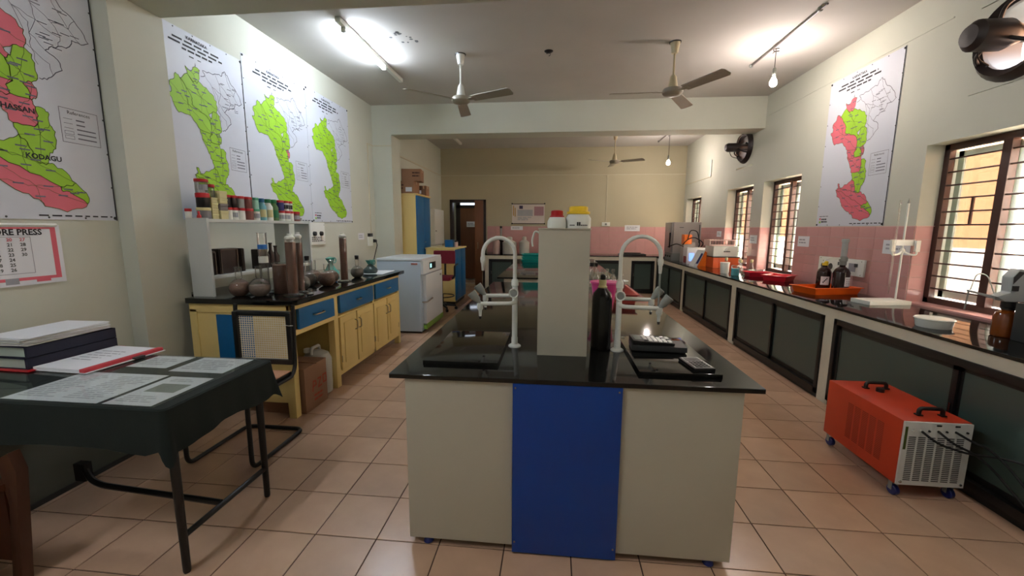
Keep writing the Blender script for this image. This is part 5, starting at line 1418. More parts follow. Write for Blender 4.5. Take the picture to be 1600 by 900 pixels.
# ================================================================== CEILING THINGS
def blade_pts(L0, L1, w0, w1):
    return [(L0, -w0), (L1 - 0.02, -w1), (L1, -w1 * 0.6), (L1, w1 * 0.6), (L1 - 0.02, w1), (L0, w0)]
def ceiling_fan(x, y, zb, angs, label, cm, bm_, R):
    t = thing('ceiling_fan', label, 'ceiling fan', (x, y, ZC), 'three bladed ceiling fans')
    obj('canopy', MB().lathe([(0.052, 0), (0.05, -0.012), (0.032, -0.11), (0.012, -0.115)], (x, y, ZC), 18), cm, t)
    obj('ceiling_rose', MB().lathe([(0.062, 0), (0.06, -0.008)], (x, y, ZC), 18), black_m, t)
    obj('downrod', MB().cyl((x, y, ZC - 0.05), (x, y, zb + 0.12), 0.011, n=10), cm, t)
    obj('lower_cup', MB().lathe([(0.018, 0.17), (0.032, 0.15), (0.052, 0.045), (0.06, 0.035)], (x, y, zb), 18), cm, t)
    obj('motor', MB().lathe([(0.05, 0.042), (0.095, 0.03), (0.105, 0.012), (0.105, -0.012), (0.09, -0.03), (0.045, -0.042), (0.01, -0.045)], (x, y, zb), 24), bm_, t)
    for a in angs:
        a = math.radians(a)
        m = MB()
        P = blade_pts(0.16, R, 0.055, 0.066)
        vs = []
        for px, py in P:
            vs.append((px, py, -0.22 * py - 0.005))
        m.prism(vs, (0, 0, 0.006))
        m.v = [(x + px * math.cos(a) - py * math.sin(a), y + px * math.sin(a) + py * math.cos(a), zb + pz) for px, py, pz in m.v]
        bl = obj('blade', m, bm_, t, smooth=False)
        ar = MB().prism([(0.08, -0.018, -0.008), (0.21, -0.03, 0.0), (0.21, 0.03, -0.014), (0.08, 0.018, -0.008)], (0, 0, 0.006))
        ar.v = [(x + px * math.cos(a) - py * math.sin(a), y + px * math.sin(a) + py * math.cos(a), zb + pz) for px, py, pz in ar.v]
        obj('blade_arm', ar, bm_, bl)
ceiling_fan(-1.09, 4.88, 2.92, (-140, -24, 97), 'grey ceiling fan with a white canopy nearest the lit tube', white_m, fan_m, 0.67)
ceiling_fan(1.23, 4.77, 2.915, (178, -59, 60), 'greyish ceiling fan with a cream canopy nearest the hanging bulb', fanc_m, fan_m, 0.66)
ceiling_fan(1.24, 9.06, 2.86, (-150, -30, 90), 'small looking ceiling fan beyond the cross beam', fanc_m, fan_m, 0.63)
t = thing('ceiling_hook_plate', 'rusty fan hook with a black plate on the bare ceiling', 'ceiling hook', (-0.095, 4.88, ZC))
obj('plate', MB().lathe([(0.05, 0), (0.045, -0.008), (0.02, -0.02)], (-0.095, 4.88, ZC), 16), black_m, t)
obj('hook', MB().tube([(-0.095 + 0.02 * math.sin(a), 4.88, ZC - 0.03 - 0.02 * math.cos(a)) for a in [k * PI / 6 for k in range(10)]], 0.004, 6), dgrey_m, t)
t = thing('ceiling_hook_plate', 'little dark fan hook on the ceiling beyond the cross beam', 'ceiling hook', (-0.80, 9.0, ZC))
obj('plate', MB().lathe([(0.03, 0), (0.02, -0.04)], (-0.80, 9.0, ZC), 12), black_m, t)

def tube_light(x, y0, y1, yl0, yl1, label, lit=True, g=None, em=tube_m):
    t = thing('tube_light', label, 'tube light', (x, (y0 + y1) / 2, ZC), g)
    obj('batten', B(x - 0.025, y0, ZC - 0.045, x + 0.025, y1, ZC), white_m, t, bevel=0.004)
    if lit:
        for ya, yb in ((yl0 - 0.03, yl0), (yl1, yl1 + 0.03)):
            obj('lamp_holder', B(x - 0.02, ya, ZC - 0.09, x + 0.02, yb, ZC - 0.04), white_m, t)
        obj('lamp_tube', MB().cyl((x, yl0, ZC - 0.068), (x, yl1, ZC - 0.068), 0.02, n=14), em, t)
tube_light(-2.045, 3.95, 5.57, 4.08, 5.0, 'bright lit tube light on the ceiling above the desk', g='ceiling tube lights')
tube_light(-2.045, -0.65, 0.75, -0.5, 0.65, 'lit tube light on the ceiling of the bay behind the front beam', g='ceiling tube lights', em=tubef_m)
tube_light(-2.17, 8.8, 9.65, 0, 0, 'unlit white tube batten on the far ceiling', lit=False, g='ceiling tube lights')

fl = MB()
for k in range(14):
    fx, fy = -1.62 + random.uniform(-0.14, 0.16), 4.42 + random.uniform(-0.12, 0.14)
    q = random.uniform(0.008, 0.028)
    fl.prism([(fx + q * random.uniform(0.5, 1.2) * math.cos(a * PI / 3), fy + q * random.uniform(0.5, 1.2) * math.sin(a * PI / 3), ZC) for a in range(6)], (0, 0, -0.002))
obj('peeled_patch', fl, M('bare_plaster', (112, 112, 112), 0.9, var=0.2, scale=30), bpy.data.objects['ceiling'], kind='stuff', smooth=False)
tp = thing('tube_light', 'unseen tube light added to brighten the passage beyond the doorway', 'tube light', (-1.9, YB + 0.6, ZC), 'ceiling tube lights')
obj('batten', B(-2.4, YB + 0.57, ZC - 0.045, -1.4, YB + 0.62, ZC), white_m, tp)
obj('lamp_tube', MB().cyl((-2.3, YB + 0.6, ZC - 0.068), (-1.5, YB + 0.6, ZC - 0.068), 0.02), M('passage_fill_tube', (235, 242, 255), 0.5, emit=((240, 244, 255), 12.0)), tp)  # lamp out of view, added to brighten the inner door

def pendant(x, y, y0, y1, zb, label, em=bulb_m):
    t = thing('pendant_bulb', label, 'pendant bulb', (x, y, ZC), 'bare bulbs on ceiling pipes')
    obj('conduit_pipe', MB().cyl((x, y0, ZC - 0.02), (x, y1, ZC - 0.02), 0.009, n=8), M('pipe_grey', (120, 112, 110), 0.45), t)
    for yy in (y0 + 0.1, y1):
        obj('pipe_clip', MB().lathe([(0.022, 0), (0.02, -0.03), (0.012, -0.035)], (x, yy, ZC), 10), grey_m, t)
    obj('wire_coil', MB().tube([(x + 0.03 * math.sin(a * 0.9), y + 0.02 * math.cos(a * 0.9), ZC - 0.04 - 0.004 * a) for a in range(14)], 0.004, 6), exh_m, t)
    obj('wire', MB().cyl((x, y, ZC - 0.05), (x, y, zb + 0.13), 0.004, n=6), exh_m, t)
    obj('lamp_holder', MB().lathe([(0.012, 0.15), (0.018, 0.14), (0.018, 0.06), (0.014, 0.05)], (x, y, zb), 12), grey_m, t)
    obj('bulb', MB().lathe([(0.014, 0.055), (0.022, 0.04), (0.033, 0.015), (0.036, -0.005), (0.03, -0.025), (0.015, -0.036), (0.001, -0.04)], (x, y, zb), 16), em, t)
pendant(2.30, 4.90, 4.08, 5.46, 3.02, 'lit bare bulb hanging from the ceiling pipe near the big wall map')
pendant(2.28, 8.85, 8.8, 9.75, 2.795, 'lit bare bulb hanging from the ceiling pipe beyond the cross beam')
pendant(2.30, 0.95, 0.3, 1.7, 3.02, 'lit bare bulb hanging from a ceiling pipe in the front bay', bulbf_m)

# exhaust fans in the round wall holes
for fi_, (fy, fz, fr) in enumerate(FANS):
    t = thing('exhaust_fan', ('dark exhaust fan in the round hole above the first barred window', 'dark exhaust fan in the round hole just past the cross beam')[fi_], 'exhaust fan', (XR, fy, fz), 'wall exhaust fans')
    mr = (0.098, 0.07)[fi_]
    rg = MB().lathe([(fr - 0.05, 0.0), (fr - 0.05, -0.03), (fr - 0.01, -0.06), (fr + 0.025, -0.02), (fr + 0.03, 0.0), (fr + 0.0, 0.0)], (XR, fy, fz), 32, (1, 0, 0))
    rg.f = [f for f in rg.f if len(f) == 4]
    obj('ring', rg, exh_m, t)
    rg = MB().lathe([(fr - 0.005, -0.01), (fr - 0.005, 0.26), (fr - 0.012, 0.26), (fr - 0.012, -0.01)], (XR, fy, fz), 32, (1, 0, 0))
    rg.f = [f for f in rg.f if len(f) == 4]
    obj('duct', rg, exh_m, t)
    obj('motor', MB().lathe([(0.0, -0.32), (mr * 0.7, -0.315), (mr, -0.28), (mr, -0.10), (mr * 0.8, -0.06), (0.05, 0.0)], (XR, fy, fz), 20, (1, 0, 0)), exh_m, t)
    obj('hub', MB().cyl((XR, fy, fz), (XR + 0.07, fy, fz), 0.05), exh_m, t)
    for k in range(3):
        a = 2 * PI * k / 3 + PI / 2
        c, s_ = math.cos(a), math.sin(a)
        obj('bracket_arm', MB().tube(fillet([(XR - 0.14, fy + 0.06 * c, fz + 0.06 * s_), (XR - 0.12, fy + fr * 0.7 * c, fz + fr * 0.7 * s_), (XR - 0.02, fy + fr * c, fz + fr * s_)], 0.05), 0.012, 8), exh_m, t)
    for k in range(3):
        a = 2 * PI / 3 * k + 0.35
        m = MB()
        vs = []
        for r_, hw in ((0.05, 0.025), (fr * 0.5, 0.045), (fr - 0.03, 0.055)):
            for sg in (-1, 1):
                y_ = r_ * math.cos(a) - sg * hw * math.sin(a)
                z_ = r_ * math.sin(a) + sg * hw * math.cos(a)
                q = math.hypot(y_, z_)
                if q > fr - 0.016:
                    y_, z_ = y_ * (fr - 0.016) / q, z_ * (fr - 0.016) / q
                vs.append((XR + 0.05 + sg * 0.025, fy + y_, fz + z_))
        m.add(vs, [(0, 1, 3, 2), (2, 3, 5, 4)])
        bl = obj('blade', m, exh_m, t)
        sd = bl.modifiers.new('thick', 'SOLIDIFY')
        sd.thickness = 0.003
    obj('cord', MB().tube(fillet([(XR - 0.25, fy + 0.0, fz - 0.06), (XR - 0.2, fy + 0.04, fz - 0.14), (XR - 0.06, fy + 0.10, fz - 0.16), (XR - 0.01, fy + fr * 0.8, fz - fr * 0.5)], 0.06), 0.005, 6), rubber_m, t)

# ================================================================== WALL MAPS
MP = dict(
r1=[(0.443, 0.826), (0.37, 0.826), (0.345, 0.803), (0.285, 0.818), (0.301, 0.783), (0.341, 0.759), (0.399, 0.747), (0.419, 0.765), (0.432, 0.79)],
r2=[(0.301, 0.783), (0.256, 0.762), (0.216, 0.745), (0.273, 0.703), (0.329, 0.659), (0.319, 0.625), (0.418, 0.597), (0.505, 0.569), (0.532, 0.581), (0.506, 0.601), (0.552, 0.622), (0.602, 0.625), (0.615, 0.643), (0.614, 0.689), (0.564, 0.722), (0.503, 0.745), (0.419, 0.765), (0.399, 0.747), (0.341, 0.759)],
r3=[(0.216, 0.745), (0.177, 0.761), (0.145, 0.722), (0.106, 0.706), (0.119, 0.66), (0.085, 0.65), (0.122, 0.607), (0.171, 0.561), (0.242, 0.563), (0.294, 0.563), (0.337, 0.534), (0.385, 0.503), (0.526, 0.493), (0.522, 0.542), (0.505, 0.569), (0.418, 0.597), (0.319, 0.625), (0.329, 0.659), (0.273, 0.703)],
r4=[(0.385, 0.503), (0.4, 0.451), (0.447, 0.437), (0.505, 0.447), (0.491, 0.474), (0.526, 0.493)],
r5=[(0.505, 0.569), (0.522, 0.542), (0.526, 0.493), (0.491, 0.474), (0.505, 0.447), (0.595, 0.445), (0.598, 0.465), (0.571, 0.495), (0.614, 0.507), (0.647, 0.526), (0.641, 0.567), (0.636, 0.61), (0.602, 0.625), (0.552, 0.622), (0.539, 0.594), (0.532, 0.581)],
r6=[(0.595, 0.445), (0.598, 0.465), (0.571, 0.495), (0.614, 0.507), (0.635, 0.474), (0.621, 0.449)],
r7=[(0.4, 0.451), (0.447, 0.437), (0.505, 0.447), (0.595, 0.445), (0.614, 0.42), (0.622, 0.388), (0.611, 0.355), (0.558, 0.345), (0.497, 0.345), (0.461, 0.382)],
r8=[(0.614, 0.42), (0.659, 0.418), (0.678, 0.403), (0.674, 0.363), (0.697, 0.341), (0.693, 0.294), (0.687, 0.275), (0.653, 0.256), (0.637, 0.216), (0.595, 0.211), (0.569, 0.233), (0.549, 0.283), (0.514, 0.307), (0.497, 0.345), (0.558, 0.345), (0.611, 0.355), (0.622, 0.388)],
r9=[(0.514, 0.307), (0.471, 0.289), (0.379, 0.259), (0.339, 0.254), (0.327, 0.284), (0.301, 0.29), (0.311, 0.255), (0.276, 0.25), (0.406, 0.221), (0.537, 0.172), (0.681, 0.131), (0.737, 0.136), (0.771, 0.149), (0.722, 0.191), (0.665, 0.215), (0.637, 0.216), (0.595, 0.211), (0.569, 0.233), (0.549, 0.283)],
r10=[(0.276, 0.25), (0.308, 0.201), (0.367, 0.179), (0.396, 0.138), (0.492, 0.095), (0.563, 0.076), (0.586, 0.05), (0.699, 0.031), (0.784, 0.047), (0.822, 0.067), (0.746, 0.102), (0.693, 0.111), (0.681, 0.131), (0.537, 0.172), (0.406, 0.221)],
r11=[(0.681, 0.131), (0.737, 0.136), (0.771, 0.149), (0.823, 0.113), (0.835, 0.093), (0.822, 0.067), (0.746, 0.102), (0.693, 0.111)])
MW = [[(0.452, 0.797), (0.501, 0.809), (0.478, 0.833), (0.552, 0.839), (0.623, 0.844), (0.706, 0.847), (0.726, 0.874), (0.759, 0.882), (0.798, 0.853), (0.833, 0.821), (0.89, 0.797), (0.938, 0.757), (0.957, 0.73), (0.912, 0.714), (0.86, 0.717), (0.842, 0.689), (0.78, 0.675), (0.73, 0.658), (0.707, 0.642), (0.768, 0.62), (0.783, 0.586), (0.73, 0.555), (0.694, 0.533), (0.657, 0.531)],
      [(0.501, 0.809), (0.574, 0.763), (0.641, 0.724), (0.638, 0.685), (0.707, 0.642)], [(0.623, 0.844), (0.665, 0.797), (0.759, 0.755), (0.797, 0.71), (0.78, 0.675)], [(0.759, 0.755), (0.85, 0.756), (0.912, 0.714)],
      [(0.574, 0.763), (0.679, 0.743), (0.797, 0.71)], [(0.759, 0.882), (0.777, 0.832), (0.85, 0.756)], [(0.638, 0.685), (0.638, 0.633), (0.72, 0.595), (0.73, 0.555)], [(0.665, 0.797), (0.679, 0.743), (0.638, 0.685)], [(0.85, 0.756), (0.89, 0.797)], [(0.615, 0.643), (0.638, 0.633), (0.66, 0.58)], [(0.574, 0.763), (0.614, 0.689)]]
def jag(pts, amp, seed, closed=True, n=3):
    """small crinkles along a district border; equal borders crinkle alike whichever way they run"""
    out = []
    m = len(pts)
    for i in range(m if closed else m - 1):
        a, b = pts[i], pts[(i + 1) % m]
        out.append(a)
        key = tuple(sorted((a, b)))
        rg = random.Random(hash((round(key[0][0], 3), round(key[0][1], 3), round(key[1][0], 3), round(key[1][1], 3))))
        os_ = [rg.uniform(-amp, amp) for _ in range(n - 1)]
        nx, ny = key[1][1] - key[0][1], -(key[1][0] - key[0][0])
        L = math.hypot(nx, ny) or 1
        if a != key[0]:
            os_ = os_[::-1]
        k_amp = min(1.0, L / 0.05)
        for q in range(1, n):
            f = q / n
            out.append((a[0] + (b[0] - a[0]) * f + nx / L * os_[q - 1] * k_amp, a[1] + (b[1] - a[1]) * f + ny / L * os_[q - 1] * k_amp))
    if not closed:
        out.append(pts[-1])
    return out
def wall_map(F, label, pinks, W, H, names=(), edge=None, corner_note=False, hold=None):
    """vinyl district map; F spans the sheet (u across, v up)"""
    t = thing('wall_map', label, 'map', F.p(0.5, 0.0), 'printed district maps on the walls')
    m = MB()
    F.slab(m, 0, 0, 1, 1, 0.0, 0.003)
    obj('sheet', m, vinyl_m, t)
    g, pk, ln, bl = MB(), MB(), MB(), MB()
    for k, pts in MP.items():
        q = jag(pts, 0.008, k)
        F.poly(pk if k in pinks else g, q, 0.0042)
        F.line(bl, q, 0.0035, 0.0048, True)
        # sub-borders and little name strokes inside each district
        cx_ = sum(p[0] for p in pts) / len(pts)
        cy_ = sum(p[1] for p in pts) / len(pts)
        for j in range(0, len(pts), 3):
            p = pts[j]
            F.line(bl, jag([p, ((p[0] + cx_ * 2) / 3, (p[1] + cy_ * 2) / 3), (cx_, cy_)], 0.006, j, False), 0.002, 0.0048)
            F.rect(ln, (p[0] + cx_) / 2 - 0.025, (p[1] + cy_) / 2 - 0.003, (p[0] + cx_) / 2 + 0.025, (p[1] + cy_) / 2 + 0.002, 0.005)
    obj('green_districts', g, mapgreen_m, t, smooth=False, label='green printed districts')
    if pk.v:
        obj('pink_districts', pk, mappink_m, t, smooth=False, label='pink printed districts')
    obj('district_borders', bl, mapgl_m, t, smooth=False, kind='stuff')
    for k, pl in enumerate(MW):
        F.line(ln, jag(pl, 0.007, 'w', False), 0.005 if k == 0 else 0.0025, 0.0046)
    for k in range(16):
        u, v = 0.68 + 0.2 * random.random(), 0.66 + 0.16 * random.random()
        F.rect(ln, u - 0.025, v, u + 0.025, v + 0.003, 0.005)
    F.line(ln, [(0.733, 0.31), (0.95, 0.31), (0.95, 0.443), (0.733, 0.443)], 0.003, 0.0046, True)
    for k in range(5):
        v = 0.33 + k * 0.018
        if k < 2:
            F.line(ln, [(0.75, v - 0.005), (0.80, v - 0.005), (0.80, v + 0.007), (0.75, v + 0.007)], 0.002, 0.0046, True)
        else:
            F.rect(ln, 0.75, v, 0.80, v + 0.0015, 0.0046)
        F.rect(ln, 0.82, v - 0.002, 0.82 + (0.11 if k < 3 else 0.05), v + 0.003, 0.0046)
    obj('map_lines', ln, mapline_m, t, smooth=False, kind='stuff')
    if W > 0.7:
        text('legend_heading', 'References', F, 0.84, 0.428, 0.028, ink_m, t, 0.005)
    ttl = MB()
    for r, (hw, th) in enumerate(((0.26, 0.006), (0.30, 0.006), (0.17, 0.006))):
        bars(F, ttl, 0.44 - hw, 0.945 - r * 0.021 - th, 0.44 + hw, 0.945 - r * 0.021 + th, 1, 0.0046, fill=0.8, rag=0.02, words=5)
    F.rect(ttl, 0.34, 0.873, 0.39, 0.879, 0.0046)
    F.rect(ttl, 0.43, 0.873, 0.47, 0.877, 0.0046)
    F.poly(ttl, [(0.395, 0.835), (0.40, 0.858), (0.405, 0.835), (0.40, 0.84)], 0.0046)
    bars(F, ttl, 0.55, 0.012, 0.97, 0.019, 1, 0.0046, fill=0.8, rag=0.02, words=8)
    obj('title_print', ttl, ink_m, t, smooth=False, kind='stuff')
    text('title_word', 'KARNATAKA', F, 0.44, 0.968, 0.034, ink_m, t, 0.005, bold=0.001)
    for s, u, v, sz in names:
        text('district_name', s, F, u, v, sz, ink_m, t, 0.0055, bold=0.0012)
    if corner_note:
        cn_ = MB()
        F.rect(cn_, 0.05, 0.045, 0.08, 0.058, 0.0046)
        obj('legend_swatch', cn_, mappink_m, t, smooth=False)
        cn_ = MB()
        F.rect(cn_, 0.05, 0.022, 0.08, 0.035, 0.0046)
        obj('legend_swatch', cn_, mapgreen_m, t, smooth=False)
        cn_ = MB()
        bars(F, cn_, 0.05, 0.066, 0.22, 0.074, 1, 0.0046)
        bars(F, cn_, 0.09, 0.022, 0.2, 0.058, 2, 0.0046)
        obj('legend_print', cn_, ink_m, t, smooth=False)
    if edge:
        em = MB()
        F.slab(em, edge - 0.004, 0, edge + 0.004, 1, 0.001, 0.0045)
        obj('edge_strip', em, ink_m, t, smooth=False)
    for u, v in ((0.015, 0.01), (0.985, 0.01), (0.015, 0.99), (0.985, 0.99)):
        obj('pin', MB().lathe([(0.011, 0), (0.009, 0.006), (0.004, 0.008)], F.p(u, v, 0.003), 10, F.N), black_m, t)
    ey = MB()
    for k in range(1, 7):
        for u in (0.012, 0.988):
            ey.lathe([(0.006, 0), (0.004, 0.002)], F.p(u, k / 7, 0.003), 8, F.N)
        if k < 5:
            for v in (0.008, 0.992):
                ey.lathe([(0.006, 0), (0.004, 0.002)], F.p(k / 5, v, 0.003), 8, F.N)
    obj('eyelets', ey, dgrey_m, t, kind='stuff')
def LF(y0, y1, z0, z1):
    return Face((XL + 0.001, y0, z0), (0, y1 - y0, 0), (0, 0, z1 - z0))
wall_map(LF(1.59, 2.553, 1.502, 3.018), 'district map in green and pink pinned above the calendar', ('r2', 'r4', 'r6', 'r7', 'r10'), 0.92, 1.43, (('KODAGU', 0.62, 0.235, 0.04), ('HASSAN', 0.53, 0.40, 0.04)), edge=0.994)
wall_map(LF(2.97, 3.848, 1.523, 3.013), 'all green district map next to the wall pillar, behind the tall jar stack', (), 0.83, 1.4, edge=0.994)
wall_map(LF(3.853, 4.86, 1.523, 3.092), 'green district map with a small pink patch, middle of the row above the desk', ('r6',), 0.95, 1.48)
wall_map(LF(4.865, 5.878, 1.534, 3.124), 'green district map farthest along the row above the desk', (), 0.95, 1.5, corner_note=True)
wall_map(Face((XR - 0.001, 5.231, 1.512), (0, -1.002, 0), (0, 0, 1.58)), 'mostly pink district map with green patches between the barred windows', ('r1', 'r3', 'r4', 'r6', 'r7', 'r9', 'r10'), 0.945, 1.5, edge=0.994, corner_note=True)

# calendar
t = thing('wall_calendar', 'white and red wall calendar hanging below the first map', 'calendar', (XL + 0.01, 1.96, 1.131))
Fk = Face((XL + 0.006, 1.717, 1.131), (0, 0.488, 0), (0, 0, 0.339))
m = MB()
Fk.slab(m, 0, 0, 1, 1, 0, 0.003)
obj('sheet', m, paper_m, t)
obj('top_rod', MB().cyl(Fk.p(-0.02, 1.0, 0.004), Fk.p(0.97, 1.0, 0.004), 0.009, n=10), white_m, t)
m = MB()
Fk.rect(m, 0.90, 0.08, 0.955, 0.96, 0.0036)
Fk.rect(m, 0.0, 0.93, 0.90, 0.96, 0.0036)
Fk.rect(m, 0.0, 0.08, 0.90, 0.13, 0.0036)
Fk.rect(m, 0.70, 0.04, 0.84, 0.13, 0.0038)
obj('red_border', m, M('calendar_red', (214, 96, 110), 0.6), t, smooth=False)
m = MB()
Fk.line(m, [(0.0, 0.80), (0.70, 0.80), (0.70, 0.20), (0.0, 0.20)], 0.003, 0.0038)
Fk.rect(m, 0.0, 0.825, 0.78, 0.832, 0.0038)
Fk.rect(m, 0.42, 0.03, 0.54, 0.13, 0.0042)
obj('grid_lines', m, print_m, t, smooth=False)
text('heading', 'ORE PRESS', Fk, 0.60, 0.875, 0.045, ink_m, t, 0.004, bold=0.0015)
cols = [[None, None, '3', '4', '5', '', ''], ['6', '7', '8', '9', '10', '11', '12'], ['13', '14', '15', '16', '17', '18', '19'], ['20', '21', '22', '23', '24', '25', '26'], ['27', '28', '29', '30', '', '', '']]
rows = [['6', '13', '20', '27'], ['7', '14', '21', '28'], ['8', '15', '22', '29'], ['9', '16', '23', '30'], ['10', '17', '24', ''], ['11', '18', '25', ''], ['12', '19', '26', '']]
for r in range(7):
    for c in range(4):
        if rows[r][c]:
            text('date_number', rows[r][c], Fk, 0.28 + c * 0.115, 0.755 - r * 0.082, 0.025, M('calendar_red', (214, 96, 110), 0.6) if r == 0 else dgrey_m, t, 0.004, bold=0.0006)
first = [None, None, None, None, '3', '4', '5']
for r in range(7):
    if first[r]:
        text('date_number', first[r], Fk, 0.18, 0.755 - r * 0.082, 0.025, dgrey_m, t, 0.004, bold=0.0006)

# notices, switches, conduits on the walls
def notice(F, label, name='paper_notice', rows=2, g='small paper notices on the tiles', film=False, ink=None):
    t = thing(name, label, 'notice', F.p(0.5, 0.0), g)
    m = MB()
    F.slab(m, 0, 0, 1, 1, 0, 0.0015)
    obj('sheet', m, paper_m, t)
    m = MB()
    bars(F, m, 0.12, 0.25, 0.88, 0.8, rows, 0.0022, fill=0.45)
    obj('print', m, ink or print_m, t, smooth=False)
    return t
def RF(y0, y1, z0, z1):
    return Face((XR - 0.007, y0, z0), (0, y1 - y0, 0), (0, 0, z1 - z0))
notice(RF(5.554, 5.321, 1.264, 1.391), 'small white notice on the pink tiles beside the second barred window')
notice(RF(4.192, 3.89, 1.253, 1.38), 'white notice behind the burette stand on the pink tiles')
notice(RF(6.848, 6.614, 1.258, 1.385), 'white notice on the narrow tiles between two barred windows')
notice(RF(8.183, 7.971, 1.333, 1.438), 'tiny notice on the tiles near the drying oven')
notice(Face((1.72, YB - 0.01, 1.418), (0.36, 0, 0), (0, 0, 0.143)), 'white notice on the far wall tiles near the corner')
notice(Face((-1.07, YB - 0.01, 1.43), (0.30, 0, 0), (0, 0, 0.095)), 'white strip notice beneath the framed wall chart')
notice(LF(6.042, 6.233, 1.28, 1.38), 'small notice on the wall near the plug socket above the desk')
# chart on the back wall
t = thing('wall_chart', 'wide printed wall chart with black hanging rods on the far wall', 'chart', (-0.6, YB - 0.01, 1.58))
Fw = Face((-1.04, YB - 0.01, 1.587), (0.806, 0, 0), (0, 0, 0.488))
m = MB()
Fw.slab(m, 0, 0, 1, 1, 0, 0.002)
obj('sheet', m, M('chart_paper', (214, 204, 196), 0.6), t)
m = MB()
for k in range(11):
    Fw.rect(m, 0.17 + k * 0.043, 0.38, 0.20 + k * 0.043, 0.7, 0.0026)
bars(Fw, m, 0.17, 0.16, 0.65, 0.34, 3, 0.0026)
obj('table_print', m, M('chart_blue', (150, 160, 170), 0.7), t, smooth=False)
m = MB()
Fw.rect(m, 0.68, 0.4, 0.97, 0.86, 0.0026)
obj('pink_block', m, M('chart_mauve', (170, 130, 136), 0.7), t, smooth=False)
m = MB()
Fw.rect(m, 0.22, 0.74, 0.33, 0.9, 0.0028)
obj('emblem', m, M('chart_navy', (70, 60, 90), 0.7), t, smooth=False)
m = MB()
Fw.rect(m, 0.03, 0.4, 0.06, 0.9, 0.0026)
Fw.rect(m, 0.08, 0.35, 0.11, 0.8, 0.0026)
obj('side_print', m, M('chart_ochre', (190, 150, 80), 0.7), t, smooth=False)
for v in (0.0, 0.985):
    obj('hanging_rod', MB().cyl(Fw.p(-0.01, v, 0.006), Fw.p(1.01, v, 0.006), 0.008, n=8), M('rod_brown', (60, 30, 24), 0.4), t)
for u, v in ((0.0, 1.0), (1.0, 1.0), (0.0, 0.0), (1.0, 0.0)):
    obj('knob', MB().lathe([(0.02, 0), (0.016, 0.02)], Fw.p(u, v, 0.004), 10, Fw.N), black_m, t)

def board(F, label, n_sw, name='switchboard', extra=None):
    t = thing(name, label, 'switchboard', F.p(0.5, 0.0), 'electric switchboards on the walls')
    m = MB()
    F.slab(m, 0, 0, 1, 1, 0, 0.02)
    obj('plate', m, white_m, t, bevel=0.003)
    for k in range(n_sw):
        m = MB()
        u = 0.12 + 0.7 * k / max(1, n_sw - 1) if n_sw > 1 else 0.45
        F.slab(m, u, 0.55, u + 0.06, 0.75, 0.02, 0.026)
        obj('switch', m, grey_m if extra is None else dgrey_m, t)
    for u, v in ((0.05, 0.1), (0.95, 0.1), (0.05, 0.9), (0.95, 0.9)):
        obj('screw', MB().lathe([(0.005, 0), (0.004, 0.003)], F.p(u, v, 0.02), 8, F.N), steel_m, t)
    return t
t = board(RF(5.067, 4.367, 1.004, 1.173), 'long white switchboard on the tiles behind the brown bottles', 3, extra=1)
Fq = RF(5.067, 4.367, 1.004, 1.173)
m = MB()
Fq.slab(m, 0.7, 0.25, 0.84, 0.75, 0.02, 0.022)
obj('notice', m, print_m, t)
for u in (0.12, 0.3):
    obj('socket', MB().lathe([(0.035, 0), (0.033, 0.004), (0.02, 0.004)], Fq.p(u, 0.4, 0.02), 18, Fq.N), dgrey_m, t)
t = board(LF(4.738, 5.088, 1.253, 1.523), 'paper covered board with two black knobs beside the white rack', 0)
Fq = LF(4.738, 5.088, 1.253, 1.523)
for u in (0.3, 0.72):
    obj('knob', MB().lathe([(0.03, 0), (0.026, 0.025), (0.018, 0.03)], Fq.p(u, 0.5, 0.02), 14, Fq.N), black_m, t)
m = MB()
bars(Fq, m, 0.15, 0.12, 0.85, 0.36, 3, 0.0206, fill=0.6, words=6)
obj('print', m, dgrey_m, t, smooth=False)
t = thing('plug_socket', 'white wall socket with a black plug and hanging flex above the desk end', 'socket', (XL, 6.45, 1.18))
obj('plate', B(XL, 6.35, 1.173, XL + 0.025, 6.50, 1.322), white_m, t, bevel=0.003)
obj('black_cap', B(XL, 6.36, 1.322, XL + 0.04, 6.47, 1.375), black_m, t, bevel=0.004)
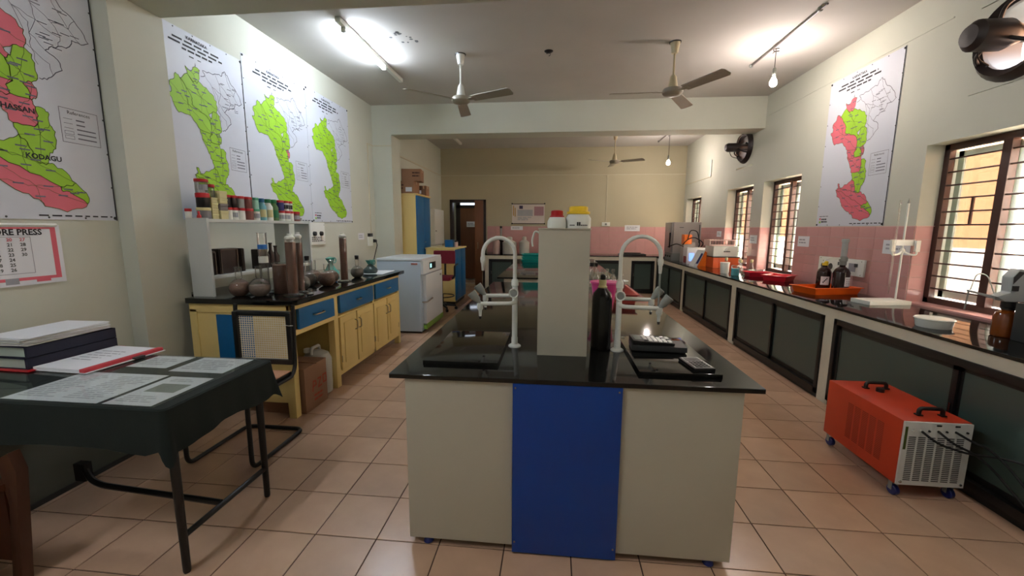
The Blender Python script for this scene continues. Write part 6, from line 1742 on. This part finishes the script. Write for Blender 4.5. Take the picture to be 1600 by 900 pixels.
obj('plug', MB().lathe([(0.022, 0), (0.03, 0.01), (0.022, 0.06)], (XL + 0.01, 6.53, 1.25), 12, (1, 0, 0)), black_m, t)
obj('flex', MB().tube(fillet([(XL + 0.06, 6.53, 1.25), (XL + 0.10, 6.49, 1.19), (XL + 0.11, 6.37, 1.05), (XL + 0.13, 6.2, 0.84)], 0.08), 0.007, 6), rubber_m, t)
t = thing('wall_conduit', 'thin cable conduit running up the wall and round the pillar', 'conduit', (XL, 6.45, 1.4))
obj('riser', B(XL, 6.475, 1.375, XL + 0.012, 6.49, 2.79), cond_m, t)
obj('cross_run', B(XL, 6.475, 2.775, XL + 0.012, 6.68, 2.79), cond_m, t)
obj('pillar_run', B(XL + 0.001, 6.668, 2.775, -2.65, 6.68, 2.79), cond_m, t)
t = thing('wall_conduit', 'long cable conduit crossing high on the far wall', 'conduit', (0, YB, 2.76))
obj('wall_run', B(-2.83, YB - 0.012, 2.752, XR - 0.01, YB, 2.774), cond_m, t)
obj('side_run', B(-2.842, 7.06, 2.752, -2.83, YB, 2.774), cond_m, t)
obj('drop', B(1.255, YB - 0.012, 1.62, 1.277, YB, 2.752), cond_m, t)
t = thing('wall_switch', 'small white switch box on the far wall above the tiles', 'switch', (1.26, YB, 1.53))
obj('box', B(1.17, YB - 0.05, 1.535, 1.36, YB, 1.63), white_m, t, bevel=0.004)
obj('rocker', B(1.235, YB - 0.056, 1.56, 1.285, YB - 0.05, 1.605), grey_m, t)
t = thing('wall_conduit', 'faint crack line along the window wall under the ceiling', 'conduit', (XR, 5, 3.1))
obj('wall_run', B(XR - 0.006, 3.8, 3.115, XR, 6.67, 3.124), wall_m, t)  # thin strip in wall colour for a faint crack, not a cable
t = thing('wall_conduit', 'short white conduit stub with a low cable on the far window wall', 'conduit', (XR, 9, 2.5))
obj('stub', B(XR - 0.014, 8.7, 2.51, XR, 8.74, 2.83), white_m, t)
obj('low_run', B(XR - 0.012, 8.72, 2.50, XR, 10.3, 2.515), cond_m, t)
